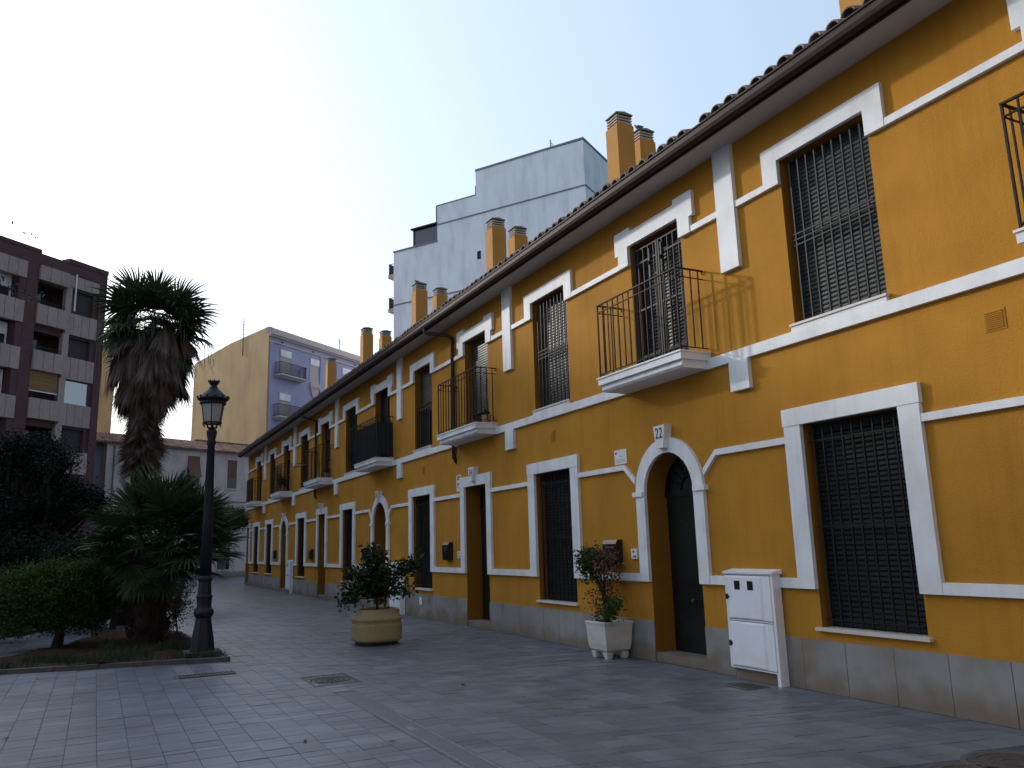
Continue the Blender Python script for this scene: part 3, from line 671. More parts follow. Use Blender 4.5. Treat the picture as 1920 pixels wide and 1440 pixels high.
potplant(X0-.16, 14.28, 3.95, .12, 'tiny clay pot at the near corner of balcony above door 24', r=.06, n=40)

def pigeon(x, y, z, rz, label):
    E = empty('pigeon', (x, y, z), rz); E.scale = (.8, .8, .8); tag(E, label, 'bird', 'pigeons on the chimneys')
    b = MB(); b.tube([(-.17, 0, .06), (-.10, 0, .085), (-.03, 0, .11), (.05, 0, .13), (.09, 0, .165), (.105, 0, .20), (.13, 0, .215), (.145, 0, .21)], [.012, .03, .055, .055, .032, .026, .02, .006], 10)
    b.build('body', M['bird'], E, True)
    b = MB()
    for s in (-.02, .02): b.tube([(0, s, .07), (.005, s, 0)], .006, 4); b.tube([(.0, s, .004), (.035, s, .004)], .004, 4)
    b.build('leg', M['red'], E)
pigeon(9.62, 26.02, 10.80, 2.2, 'dark pigeon standing on the tall chimney before the white wall')
pigeon(10.62, 13.95, 10.93, 2.0, 'pigeon on the short chimney stack nearest the camera')

# ------------------------------------------------------------ ground
gnd = MB(); gnd.box(-400, 500, -60, 900, -.35, -.022); g = gnd.build('ground', M['joint']); tag(g, kind='structure')
pv = empty('paving', (0, 0, 0)); tag(pv, kind='structure')
# garden bed outline (world xy)
BED = [(-2.2, 14.30), (1.906, 13.31), (1.76, 15.2), (1.65, 18.6), (.9, 19.5), (.1, 19.4), (-.35, 17.4), (-1.2, 15.95), (-2.4, 16.1)]
BED2 = [(-14, 18.2), (-3.2, 18.2), (-1.3, 20.6), (-.2, 23.2), (.9, 24.8), (2.1, 26.8), (2.75, 29.5), (2.0, 40), (-16, 44)]
def inside(p, P):
    c = False; n = len(P)
    for i in range(n):
        a, b = P[i], P[(i+1) % n]
        if (a[1] > p[1]) != (b[1] > p[1]) and p[0] < (b[0]-a[0])*(p[1]-a[1])/(b[1]-a[1])+a[0]: c = not c
    return c
HOLES = [(2.42, 3.05, 10.15, 11.05), (1.02, 1.80, 11.95, 12.22), (6.30, 6.66, 7.02, 7.38), (5.0, 6.35, 3.3, 4.15)]
SH = math.tan(R(-13))
cand = []
y = 3.2; row = 0
while y < 31:
    hrow = (.16, .12, .20, .16, .24, .12)[row % 6]*1.05; row += 1
    x = -4.0+(row % 2)*0
    j = 0
    while x < X0-.01:
        w = .242; x2 = min(x+w, X0-.016)
        cx, cy = (x+x2)/2, y+hrow/2
        sh = SH*max(0, cx-2.9)*min(1, max(0, (15-y)/5))
        yy = cy+sh
        inband = 2.56 < x+w*.5 < 2.76 and cy < 9.6
        if x2-x > .05 and yy > 3.0 and not inband and not inside((cx, yy), BED) and not inside((cx, yy), BED2) and not any(a < cx < b and c < yy < d for a, b, c, d in HOLES):
            cand.append((x, x2, y, y+hrow, sh))
        x += w
    y += hrow
# largest in the picture first
def show(c):
    cx = (c[0]+c[1])/2; cy = (c[2]+c[3])/2+c[4]; v = Vector((cx, cy, -1.6)); d = v.dot(cf)
    if d < .5: return 0
    px, py = v.dot(cr)/d*1515+960, 720-v.dot(cu)/d*1515
    if not (-20 < px < 1940 and py < 1450): return 0
    return 1/(d*d*cy+.01)
cand.sort(key=show, reverse=True)
def paver(mb, x0, x1, y0, y1, sh0, g=.0014):
    gy = .0018 if math.sin(y0*37.7+int(x0/.97)*1.3) < .45 else .0055
    def S(x, y): return SH*max(0, x-2.9)*min(1, max(0, (15-y)/5)) if y < 15 else 0
    dz = random.uniform(-.002, .0015); tx, ty = random.gauss(0, .004), random.gauss(0, .005); b = .0016; zc = 0
    i = len(mb.v); cx, cy = (x0+x1)/2, (y0+y1)/2
    for (e, z) in ((0, -.03), (0, -.004), (b, 0)):
        for (x, y) in ((x0+g+e, y0+gy+e), (x1-g-e, y0+gy+e), (x1-g-e, y1-gy*.6-e), (x0+g+e, y1-gy*.6-e)):
            mb.v.append((x, y+S(cx, cy)+SH*(x-cx)*(1 if cx > 2.9 and y < 15 else 0)*min(1, max(0, (15-cy)/5)), z+dz+(x-cx)*tx+(y-cy)*ty-.0015))
    for k in range(4):
        n = (k+1) % 4; mb.f += [[i+k, i+n, i+4+n, i+4+k], [i+4+k, i+4+n, i+8+n, i+8+k]]; mb.mi += [0, 0]
    mb.f.append([i+8, i+9, i+10, i+11]); mb.mi.append(0)
for k, c in enumerate(cand[:298]):
    mb = MB(); paver(mb, *c); mb.build('paver', M['paver'], pv)
mb = MB()
for c in cand[298:]: paver(mb, *c)
o = mb.build('pavers', M['paver'], pv); o['kind'] = 'stuff'
# beyond: paving sheet with fine relief
def brickmat():
    m = M['paverfar']; t = m.node_tree; N = t.nodes; L = t.links; b = N['Principled BSDF']
    tc = N.new('ShaderNodeTexCoord'); br = N.new('ShaderNodeTexBrick'); br.inputs['Scale'].default_value = 1; br.inputs['Brick Width'].default_value = .30; br.inputs['Row Height'].default_value = .16
    br.inputs['Mortar Size'].default_value = .008; br.inputs['Color1'].default_value = (.8, .8, .8, 1); br.inputs['Color2'].default_value = (1.15, 1.15, 1.15, 1); br.inputs['Mortar'].default_value = (.5, .5, .5, 1)
    L.new(tc.outputs['Object'], br.inputs[0]); src = b.inputs['Base Color'].links[0].from_socket
    mx = N.new('ShaderNodeMix'); mx.data_type = 'RGBA'; mx.blend_type = 'MULTIPLY'; mx.inputs[0].default_value = 1; L.new(src, mx.inputs[6]); L.new(br.outputs[0], mx.inputs[7]); L.new(mx.outputs[2], b.inputs['Base Color'])
brickmat()
s = MB(); s.poly([(-60, 30.9, -.004), (60, 30.9, -.004), (60, 140, -.004), (-60, 140, -.004)]); s.poly([(-60, -20, -.004), (-4, -20, -.004), (-4, 30.9, -.004), (-60, 30.9, -.004)]); s.poly([(-4, -20, -.004), (X0, -20, -.004), (X0, 3.1, -.004), (-4, 3.1, -.004)])
tag(s.build('pavement', M['paverfar']), kind='structure')
s = MB(); s.poly([(-4, 3.1, -.0065), (X0, 3.1, -.0065), (X0, 30.9, -.0065), (-4, 30.9, -.0065)]); s.build('joint_filling', M['joint'], pv)
# concrete patch band with mortar edges
b = MB(); pts = []
n = 26
for k in range(n):
    ya_, yb_ = 4.0+5.62*k/n, 4.0+5.62*(k+1)/n
    b.poly([(2.535, ya_, -.0012), (2.777, ya_, -.0012), (2.777, yb_, -.0012), (2.535, yb_, -.0012)])
tag(b.build('repaired_trench', M['patch'], pv))
b = MB()
for xe in (2.567, 2.747):
    y = 4.0
    while y < 9.4:
        l = random.uniform(.05, .16); w0, w1 = random.uniform(.004, .011)*(1 if y < 8 else .6), random.uniform(.004, .011)*(1 if y < 8 else .6); o_ = random.uniform(-.003, .003)
        b.poly([(xe-w0+o_, y, .0012), (xe+w0+o_, y, .0012), (xe+w1+o_, y+l, .0012), (xe-w1+o_, y+l, .0012)]); y += l*random.uniform(.95, 1.1)
b.poly([(2.60, 7.3, .0012), (2.69, 7.3, .0012), (2.64, 7.5, .0012)])
for (x, y0, y1) in ((2.175, 5.2, 6.9), (2.42, 5.2, 6.4), (1.93, 5.4, 7.0), (3.36, 5.0, 6.2), (3.15, 5.2, 6.2), (3.62, 5.1, 5.9), (4.1, 4.9, 5.6)):
    y = y0
    while y < y1:
        l = random.uniform(.04, .12)
        if random.random() < .8: w = random.uniform(.002, .005); b.poly([(x-w, y, .0014), (x+w, y, .0014), (x+w*.8, y+l, .0014), (x-w, y+l, .0014)])
        y += l
b.build('mortar_seam', M['mortar'], pv)
# soil, kerb
def polyplane(name, P, z, m, sub=0):
    mb = MB(); mb.poly([(x, y, z) for x, y in P]); return mb.build(name, m)
def soil(name, P, z0):
    xs = [p[0] for p in P]; ysq = [p[1] for p in P]; st = .09 if max(xs)-min(xs) < 6 else .4; V = {}; mb = MB()
    nx = int((max(xs)-min(xs))/st)+1; ny = int((max(ysq)-min(ysq))/st)+1
    for i in range(nx+1):
        for j in range(ny+1):
            x, y = min(xs)+i*st, min(ysq)+j*st
            V[i, j] = (x, y)
    for i in range(nx):
        for j in range(ny):
            q = [V[i, j], V[i+1, j], V[i+1, j+1], V[i, j+1]]
            if all(inside(p, P) for p in q):
                mb.poly([(x, y, z0+.03*math.sin(x*3.1+y)*math.cos(y*2.3)+.012*math.sin(x*11)*math.sin(y*9.3)) if inside((x, y), P) else (x, y, -.03) for x, y in q])
    return mb.build(name, M['soil'])
tag(soil('soil_bed', BED, .05), kind='structure'); tag(soil('far_soil_bed', BED2, .05), kind='structure')
def kerb(P, label, h=.06, w=.10, seg=.6, closed=True):
    E = empty('bed_kerb', (P[0][0], P[0][1], 0)); tag(E, label, 'kerb', 'kerbs of the planting beds')
    n = len(P)
    for i in range(n if closed else n-1):
        a, b = Vector(P[i]), Vector(P[(i+1) % n]); L = (b-a).length; d = (b-a)/L; q = Vector((-d.y, d.x)); k = max(1, round(L/seg)); s_ = L/k
        for j in range(k):
            p0 = a+d*(j*s_+.004); p1 = a+d*((j+1)*s_-.004); hh = h+random.uniform(-.006, .006)
            mb = MB(); mb.prism([(p0.x, p0.y), (p1.x, p1.y), (p1.x+q.x*w, p1.y+q.y*w), (p0.x+q.x*w, p0.y+q.y*w)], -.03, hh, lambda a_, b_, c_: (a_, b_, c_)); mb.build('kerb_stone', M['kerb'], E)
    local(E)
kerb(BED, 'low dark stone kerb round the near planting bed with the lamp')
kerb(BED2, 'low stone kerb round the far planting bed behind the shrubs')

# covers in the ground
def square_cover(x0, x1, y0, y1, label, ring=True, mt='castiron'):
    E = empty('manhole_cover', ((x0+x1)/2, (y0+y1)/2, 0)); tag(E, label, 'manhole cover', 'covers set in the paving')
    f = MB(); e = .03
    f.box(x0, x1, y0, y0+e, -.02, .002); f.box(x0, x1, y1-e, y1, -.02, .002); f.box(x0, x0+e, y0+e, y1-e, -.02, .002); f.box(x1-e, x1, y0+e, y1-e, -.02, .002); f.build('frame', M[mt], E)
    l = MB(); l.box(x0+e+.004, x1-e-.004, y0+e+.004, y1-e-.004, -.02, -.002)
    cx, cy = (x0+x1)/2, (y0+y1)/2; rr = min(x1-x0, y1-y0)/2-e
    L = l.build('lid', M[mt], E)
    if ring:
        q = MB(); 
        for r0 in (.95, .72, .45, .2):
            for k in range(24):
                a0, a1 = 2*math.pi*k/24, 2*math.pi*(k+.75)/24; r1, r2 = rr*r0, rr*(r0-.09)
                q.prism([(cx+r2*math.cos(a0), cy+r2*math.sin(a0)), (cx+r1*math.cos(a0), cy+r1*math.sin(a0)), (cx+r1*math.cos(a1), cy+r1*math.sin(a1)), (cx+r2*math.cos(a1), cy+r2*math.sin(a1))], -.0018, .003, lambda a, b, c: (a, b, c))
        q.build('raised_ring', M['kerb'], L)['kind'] = 'stuff'
    else:
        q = MB()
        for i in range(7):
            for j in range(7):
                a = x0+.05+(x1-x0-.1)*i/7; b_ = y0+.05+(y1-y0-.1)*j/7; q.box(a, a+.022, b_, b_+.022, -.0019, .001)
        q.build('tread_stud', M[mt], L)['kind'] = 'stuff'
    local(E)
square_cover(2.44, 3.03, 10.17, 11.03, 'rectangular iron cover with a ringed round lid in mid square')
square_cover(6.31, 6.65, 7.03, 7.37, 'small square brown iron cover before the nearest meter cabinet', False)
square_cover(-1.35, -.98, 10.0, 10.6, 'small cover at the left frame edge of the paving', False)
square_cover(4.75, 5.35, 14.0, 14.6, 'paved square cover right of the beige planter', False, 'mortar') if False else None
for (cx, cy, lab) in ((5.86, 3.86, 'right hand lid of the twin round covers at the bottom right'), (5.36, 3.80, 'left hand lid of the twin round covers at the bottom right')):
    E = empty('manhole_cover', (cx, cy, 0)); tag(E, lab, 'manhole cover', 'twin round covers')
    rr = .30
    m_ = MB(); m_.lathe([(-.02, rr+.05), (.0015, rr+.045), (.002, rr+.01), (-.003, rr)], 32, (cx, cy, 0), cap=False); m_.build('frame', M['kerb'], E)
    m_ = MB(); m_.lathe([(-.02, rr), (.0, rr-.005)], 32, (cx, cy, 0)); Lq = m_.build('lid', M['castiron'], E)
    q = MB()
    for k in range(20):
        a0 = 2*math.pi*k/20
        for r1, r2 in ((.9, .82), (.62, .56), (.35, .3)):
            a1 = a0+2*math.pi/20*.8; r1, r2 = r1*rr, r2*rr
            q.prism([(cx+r2*math.cos(a0), cy+r2*math.sin(a0)), (cx+r1*math.cos(a0), cy+r1*math.sin(a0)), (cx+r1*math.cos(a1), cy+r1*math.sin(a1)), (cx+r2*math.cos(a1), cy+r2*math.sin(a1))], .0002, .004, lambda a, b, c: (a, b, c))
    q.build('raised_ring', M['kerb'], Lq)['kind'] = 'stuff'; local(E)
# drain grate
E = empty('drain_grate', (1.4, 12.08, 0), 0); tag(E, 'narrow slotted drain grate in front of the lamp and kerb', 'drain')
d = MB(); d.box(1.03, 1.79, 11.965, 11.985, -.02, .003); d.box(1.03, 1.79, 12.205, 12.225, -.02, .003); d.build('frame', M['castiron'], E); MB().box(1.03, 1.79, 11.986, 12.204, -.0215, -.0058).build('gully', M['ink'], E)
for k in range(17): MB().box(1.03+k*.0465, 1.052+k*.0465, 11.986, 12.204, -.0055, .002).build('bar', M['castiron'], E)
local(E)
# fallen leaves
def fallen(x, y, label, m='deadleaf', s=.07):
    mb = MB(); a = random.uniform(0, 6); c, q = math.cos(a)*s, math.sin(a)*s
    mb.poly([(-c, -q, .004), (q*.35, -c*.35, .02), (c, q, .006), (-q*.35, c*.35, .016)]); o = mb.build('fallen_leaf', M[m]); o.location = (x, y, 0)
    tag(o, label, 'leaf', 'fallen leaves on the paving')
fallen(-.62, 9.05, 'pale curled leaf fallen on the paving at far left', 'mortar', .045)
fallen(-.95, 8.35, 'small green leaf fallen near the bottom left of the paving', 'leafbright', .045)
fallen(3.95, 9.2, 'dark dry leaf fallen right of the repaired trench', 'iron', .05)
fallen(1.70, 7.4, 'dark twiggy leaf fallen left of the repaired trench', 'iron', .05)
fallen(2.33, 6.95, 'light scrap of leaf beside the left edge of the trench', 'mortar', .04)

# ------------------------------------------------------------ street lamp
LX, LY = 1.60, 14.16
E = empty('street_lamp', (LX, LY, 0)); tag(E, 'tall dark iron street lamp with a crowned lantern standing in the planting bed', 'street lamp')
m_ = MB(); m_.lathe([(0, .23), (.06, .225), (.08, .205), (.30, .175), (.52, .135), (.60, .125), (.63, .15), (.68, .165), (.72, .155), (.75, .125), (.80, .118), (.90, .125), (.93, .135), (.96, .115), (1.16, .10), (1.18, .118), (1.215, .122), (1.25, .10)], 8, (LX, LY, 0), ph=.3); m_.build('pedestal', M['lampiron'], E)
m_ = MB(); m_.lathe([(1.25, .094), (2.2, .078), (3.36, .058), (3.38, .072), (3.42, .074), (3.45, .062), (3.55, .082), (3.60, .085), (3.62, .06), (3.66, .05)], 16, (LX, LY, 0)); m_.build('column', M['lampiron'], E, True)
m_ = MB()
for k in range(6):
    a = 2*math.pi*k/6+.3; c, s_ = math.cos(a), math.sin(a)
    m_.tube([(LX+c*.03, LY+s_*.03, 3.62), (LX+c*.075, LY+s_*.075, 3.655), (LX+c*.085, LY+s_*.085, 3.70), (LX+c*.14, LY+s_*.14, 3.73)], .011, 6)
    m_.tube([(LX+c*.14, LY+s_*.14, 3.71), (LX+c*.155, LY+s_*.155, 3.69), (LX+c*.14, LY+s_*.14, 3.68)], .01, 5)
m_.build('lantern_bracket', M['lampiron'], E)
L_ = MB().lathe([(3.72, .155), (3.745, .155), (3.745, .13), (3.72, .13), (3.72, .155)], 16, (LX, LY, 0), cap=False)
for k in range(6):
    a = 2*math.pi*k/6+.3; c, s_ = math.cos(a), math.sin(a); L_.tube([(LX+c*.145, LY+s_*.145, 3.74), (LX+c*.195, LY+s_*.195, 4.06)], .0075, 5)
LA = L_.build('lantern', M['lampiron'], E)
for k in range(6):
    a, b = 2*math.pi*k/6+.3, 2*math.pi*(k+1)/6+.3
    g_ = MB(); r0, r1 = .138, .187
    o4 = [(LX+r0*math.cos(a), LY+r0*math.sin(a), 3.745), (LX+r0*math.cos(b), LY+r0*math.sin(b), 3.745), (LX+r1*math.cos(b), LY+r1*math.sin(b), 4.05), (LX+r1*math.cos(a), LY+r1*math.sin(a), 4.05)]
    i4 = [(LX+(p[0]-LX)*.975, LY+(p[1]-LY)*.975, p[2]) for p in o4]
    g_.v = o4+i4; g_.f = [[0, 1, 2, 3], [7, 6, 5, 4], [0, 4, 5, 1], [3, 2, 6, 7], [1, 5, 6, 2], [0, 3, 7, 4]]; g_.mi = [0]*6
    g_.build('glass_pane', M['frost'], LA)
h = MB(); h.lathe([(4.045, .20), (4.06, .215), (4.09, .205), (4.11, .225), (4.135, .255), (4.15, .25), (4.165, .225), (4.20, .20), (4.25, .15), (4.30, .095), (4.335, .07), (4.36, .055), (4.375, .05), (4.385, .065), (4.44, .095), (4.442, .07), (4.40, .03)], 24, (LX, LY, 0))
for k in range(12):
    a = 2*math.pi*k/12; h.lathe([(0, .0), (.01, .018), (.03, .020), (.045, .0)], 6, (LX+.248*math.cos(a), LY+.248*math.sin(a), 4.145))
for k in range(8):
    a = 2*math.pi*k/8; h.lathe([(0, .014), (.03, .003)], 5, (LX+.088*math.cos(a), LY+.088*math.sin(a), 4.44))
h.build('hood', M['lampiron'], E, False)
m_ = MB().box(LX-.27, LX+.27, LY-.27, LY+.27, -.02, .095); m_.build('foot_block', M['kerb'], E)
local(E)

# ------------------------------------------------------------ planters
PX, PY = 4.40, 14.0
E = empty('planter', (PX, PY, 0)); tag(E, 'round shouldered beige concrete planter out on the square', 'planter')
m_ = MB(); m_.lathe([(0, .33), (.05, .34)], 24, (PX, PY, 0), 3.2); m_.build('foot', M['bark'], E)
m_ = MB(); m_.lathe([(.05, .36), (.07, .395), (.10, .41), (.30, .415), (.335, .412), (.345, .398), (.40, .395), (.405, .418), (.44, .42), (.455, .40), (.53, .345), (.575, .325), (.585, .315), (.585, .285), (.50, .28)], 32, (PX, PY, 0), 3.0, cap=False)
m_.build('bowl', M['planter'], E, False)
m_ = MB(); m_.lathe([(.49, .29), (.535, .01)], 20, (PX, PY, 0), 3.0); m_.build('soil', M['soil'], E); local(E)
def bush(name, x, y, z, C, per, sig, ln, wd, m, label, cat, stemm='bark', sr=.02, group=None, up=.35, extra=None):
    E = empty(name, (x, y, z)); tag(E, label, cat, group)
    C = [Vector(c) for c in C]; s = MB(); tr = MB()
    base = Vector((x, y, z)); cen = sum(C, Vector())/len(C); fork = base.lerp(cen, .45); fork.x = base.x*.6+fork.x*.4; fork.y = base.y*.6+fork.y*.4
    tr.tube([base-Vector((0, 0, .05)), base.lerp(fork, .5)+Vector((sr*.6, 0, 0)), fork], [sr*1.5, sr*1.1, sr], 8); tr.build('trunk', M[stemm], E)
    for c in C:
        mid = fork.lerp(c, .5)+Vector((random.uniform(-1, 1), random.uniform(-1, 1), random.uniform(0, 1)))*.12*(c-fork).length
        s.tube([fork, mid, c], [sr*.6, sr*.4, sr*.15], 5)
    s.build('branch', M[stemm], E)
    P = clumps([tuple(c) for c in C], per, sig); link('foliage', leafmesh('foliage', P, ln, wd, M[m], up), E)
    if extra: extra(E)
    local(E); return E
def ell(cx, cy, cz, rx, ry, rz, n, shell=.5, zmin=-1):
    out = []
    while len(out) < n:
        v = Vector((random.gauss(0, 1), random.gauss(0, 1), random.gauss(0, 1))).normalized()
        if v.z < zmin: continue
        r = random.uniform(shell, 1); out.append((cx+v.x*rx*r, cy+v.y*ry*r, cz+v.z*rz*r))
    return out
# citrus bush in the beige planter: wide, lop-sided to the right
C = ell(PX-.02, PY, 1.02, .50, .42, .34, 34, .3)+[(PX-.02+random.uniform(-.06, .06), PY, 1.35+.04*k) for k in range(3)]+[(PX+.42+.07*k, PY-.15, 1.22+.025*k) for k in range(5)]+[(PX+.38, PY-.1, .92), (PX+.5, PY-.1, .86), (PX-.5, PY, .80), (PX-.55, PY, .72), (PX-.42, PY+.1, 1.0), (PX-.12, PY-.2, 1.50), (PX-.16, PY-.2, 1.56)]
bush('citrus_bush', PX, PY, .5, C, 58, .08, .10, .045, 'leaf', 'glossy dark green citrus bush growing in the beige planter', 'bush', sr=.022)
# white square planter
WX0, WX1, WY0, WY1 = 6.37, 6.83, 9.84, 10.34
E = empty('planter', ((WX0+WX1)/2, (WY0+WY1)/2, 0)); tag(E, 'white square footed concrete planter against the wall between window and door 22', 'planter')
m_ = MB(); cx, cy = (WX0+WX1)/2, (WY0+WY1)/2
def sqr(z, e): return [(cx+sx*(.5*(WX1-WX0)+e), cy+sy*(.5*(WY1-WY0)+e), z) for sx, sy in ((-1, -1), (1, -1), (1, 1), (-1, 1))]
lv = [sqr(.075, -.09), sqr(.12, -.035), sqr(.20, -.018), sqr(.44, .0), sqr(.485, .012), sqr(.50, .008), sqr(.50, -.04), sqr(.43, -.05)]
for q in lv: m_.v += q
for k in range(len(lv)-1):
    for j in range(4): m_.f.append([k*4+j, k*4+(j+1) % 4, k*4+4+(j+1) % 4, k*4+4+j]); m_.mi.append(0)
m_.f.append([3, 2, 1, 0]); m_.mi.append(0); m_.build('bowl', M['planterw'], E)
for sx in (-1, 1):
    for sy in (-1, 1):
        f_ = MB(); fx, fy = cx+sx*.13, cy+sy*.15; f_.lathe([(0, .045), (.09, .065)], 8, (fx, fy, 0), 4); f_.build('foot', M['planterw'], E)
m_ = MB(); m_.poly(sqr(.455, -.045)); m_.build('soil', M['soil'], E); local(E)
def dead(E_):
    P = clumps([(cx-.05+random.uniform(-.2, .14), cy+random.uniform(-.2, .2), .55+.9*random.random()) for k in range(34)], 42, .06); link('dead_foliage', leafmesh('dead_foliage', P, .05, .022, M['deadleaf'], -.2), E_)
    P = clumps([(cx-.1+random.uniform(-.16, .1), cy-.22+random.uniform(-.1, .12), 1.22+.2*random.random()) for k in range(9)], 60, .055); link('dead_foliage', leafmesh('dead_foliage', P, .055, .03, M['deadleaf'], -.1), E_)
    s = MB()
    for k in range(9): a = random.uniform(-.17, .12); b_ = random.uniform(-.2, .2); s.tube([(cx+a*.3, cy+b_*.3, .45), (cx+a, cy+b_, .9), (cx+a*1.1, cy+b_*1.2, 1.35)], [.007, .005, .002], 4)
    s.build('dead_twig', M['bark'], E_)
C = ell(cx-.12, cy+.22, 1.27, .17, .26, .22, 13, .2)+[(cx-.18, cy-.3, .68), (cx-.1, cy-.38, .74), (cx-.15, cy-.22, .6), (cx-.2, cy-.45, .7)]
bush('potted_shrub', cx, cy, .45, C, 120, .06, .055, .028, 'leafbright', 'half dead shrub, green above and reddish brown below, in the white planter', 'shrub', sr=.014, extra=dead)

# ------------------------------------------------------------ palms
def fan_frond(name, m, R_=.8, pet=.9, n=34, span=250, droop=.25, seed=0, dead=False, fold=.25):
    rg = random.Random(seed); V = []; F = []
    def quadstrip(pts, ws, side):
        i = len(V)
        for p, w in zip(pts, ws): V.append(p-side*w); V.append(p+side*w)
        for k in range(len(pts)-1): F.append([i+2*k, i+2*k+1, i+2*k+3, i+2*k+2])
    o = Vector((pet, 0, -droop*.25))
    pp = [Vector((pet*t, 0, -droop*.25*t*t)) for t in (0, .33, .66, 1)]
    quadstrip(pp, [.016, .013, .011, .009], Vector((0, 1, 0))); quadstrip(pp, [.01, .01, .008, .006], Vector((0, 0, 1)))
    for k in range(n):
        a = R(-span/2+span*k/(n-1)+rg.uniform(-2, 2)); L = R_*(1-.22*abs(a)/R(span/2))*rg.uniform(.9, 1.06)
        d = Vector((math.cos(a), math.sin(a), fold*abs(math.sin(a*.5)) + rg.uniform(-.05, .05)))
        if dead: d = Vector((math.cos(a)*.45, math.sin(a)*.35, -1)).normalized()
        side = Vector((-math.sin(a), math.cos(a), .45*(1 if k % 2 else -1)))
        side.normalize(); dr = droop*rg.uniform(.7, 1.4)*(1 if not dead else .2)
        pts = []; ws = []
        for t, w in ((.02, .006), (.35, .5), (.68, .38), (.86, .16), (1, .02)):
            p = o+d*L*t; p.z -= dr*L*t**3
            if t > .9 and rg.random() < .4: p.z -= .12*L
            pts.append(p); ws.append(w*R_*R(span)/n*.62)
        ws[0] = .004; quadstrip(pts, ws, side)
    return npmesh(name, [tuple(v) for v in V], F, m)
def place_frond(me, name, parent, c, az, el, roll=0, sc=1):
    o = link(name, me, parent); o.location = c
    o.rotation_euler = (Matrix.Rotation(az, 4, 'Z') @ Matrix.Rotation(-el, 4, 'Y') @ Matrix.Rotation(roll, 4, 'X')).to_euler(); o.scale = (sc, sc, sc); return o
G_ = [fan_frond('frond', M['palm'], .84, .74, 38, 240, .38, s) for s in range(4)]
GD = [fan_frond('dead_frond', M['palmdead'], .95, .55, 22, 150, .6, 10+s, True) for s in range(4)]
WX, WY = .86, 22.0
E = empty('fan_palm', (WX, WY, 0)); tag(E, 'tall washingtonia fan palm with a long skirt of dead brown fronds', 'palm tree', 'fan palms in the planting beds')
m_ = MB(); m_.tube([(WX-.12, WY, -.05), (WX-.08, WY, .4), (WX-.05, WY, 2), (WX, WY, 4.5), (WX+.1, WY, 7.3)], [.36, .24, .19, .19, .2], 14); m_.build('trunk', M['fibre'], E, True)
cc = Vector((WX+.12, WY, 7.55))
rg = random.Random(5)
greens = [(2.6, 1.0), (0.1, .75), (2.9, .55), (3.3, .35), (-.2, .35), (.25, .12), (3.0, .05), (2.6, -.1), (-.5, .0), (.5, -.25), (3.6, -.3), (-.9, .6), (-1.4, .9), (-1.8, .5), (-2.2, .25), (-1.2, .15), (1.3, .6), (1.9, .5), (-1.7, -.1), (-.1, -.45), (3.2, -.5), (-2.7, -.2), (2.4, -.5)]
for k, (az, el) in enumerate(greens): place_frond(G_[k % 4], 'frond', E, cc+Vector((0, 0, rg.uniform(-.25, .15))), az+rg.uniform(-.15, .15), el, rg.uniform(-.6, .6), rg.uniform(.8, 1.0))
for k, (az, el, rl, sc_) in enumerate(((3.0, 1.0, 1.2, 1.05), (1.6, 1.5, 1.5, .98), (.2, .85, -1.2, 1.05), (3.3, .55, .5, 1.08), (-.1, .45, -.4, 1.08), (-1.6, 1.2, .1, .95))): place_frond(G_[k % 4], 'frond', E, cc+Vector((0, 0, -.08)), az, el, rl, sc_)
th = MB()
for k in range(150):
    a = rg.uniform(0, 6.28); r_ = rg.uniform(.5, 1.45); z_ = 7.9-.75*r_*rg.uniform(.6, 1.5); L_2 = rg.uniform(.25, .95); x_, y_ = cc.x+r_*math.cos(a), cc.y+r_*math.sin(a)
    th.tube([(x_, y_, z_), (x_+rg.uniform(-.05, .05), y_, z_-L_2*.5), (x_+rg.uniform(-.1, .1), y_, z_-L_2)], [.009, .007, .003], 3, cap=False)
th.build('hanging_fibre', M['palmdead'], E)['kind'] = 'stuff'
for k in range(14): place_frond(G_[k % 4], 'frond', E, cc+Vector((0, 0, rg.uniform(-.6, .0))), k*2.399, rg.uniform(-.6, .4), rg.uniform(-.9, .9), rg.uniform(.7, 1.1))
for k in range(90):
    t_ = k/90; place_frond(GD[k % 4], 'dead_frond', E, cc+Vector((rg.uniform(-.1, .1), rg.uniform(-.1, .1), .05-1.2*t_)), k*2.399+rg.uniform(-.3, .3), rg.uniform(-.6, .45)-.25*t_, rg.uniform(-.4, .4), rg.uniform(.95, 1.3))
for k in range(200):
    z = 4.05+2.95*(k/200); az = k*2.399+rg.uniform(-.3, .3); t_ = (z-4.05)/2.95
    o = place_frond(GD[k % 4], 'dead_frond', E, Vector((WX+.0+.05*t_, WY, z+.35)), az, -1.2+.95*t_**1.2+rg.uniform(-.2, .2), rg.uniform(-.3, .3), (.74+.42*t_)*rg.uniform(.85, 1.18))
local(E)
# low palm behind the lamp
C_ = [fan_frond('frond', M['palm'], .66, .85, 30, 200, .10, 20+s, fold=.1) for s in range(4)]
CX, CY = .93, 16.1
E = empty('fan_palm', (CX, CY, 0)); tag(E, 'low bushy fan palm on a thick trunk just left of the street lamp', 'palm tree', 'fan palms in the planting beds')
m_ = MB(); m_.tube([(CX-.05, CY, -.05), (CX-.05, CY, .3), (CX, CY, .9), (CX+.02, CY, 1.7)], [.30, .26, .30, .24], 16); m_.build('trunk', M['fibre'], E, True)
st = MB()
for k in range(220):
    z = .1+1.45*random.random(); a = random.uniform(0, 6.28); r_ = .27; p = Vector((CX-.03+r_*math.cos(a), CY+r_*math.sin(a), z)); d = Vector((math.cos(a), math.sin(a), .9))
    st.tube([p, p+d*.06, p+d*.10+Vector((0, 0, .05))], [.022, .015, .005], 4)
o = st.build('leaf_stub', M['fibre'], E); o['kind'] = 'stuff'
cc = Vector((CX+.12, CY, 1.72)); rg = random.Random(11)
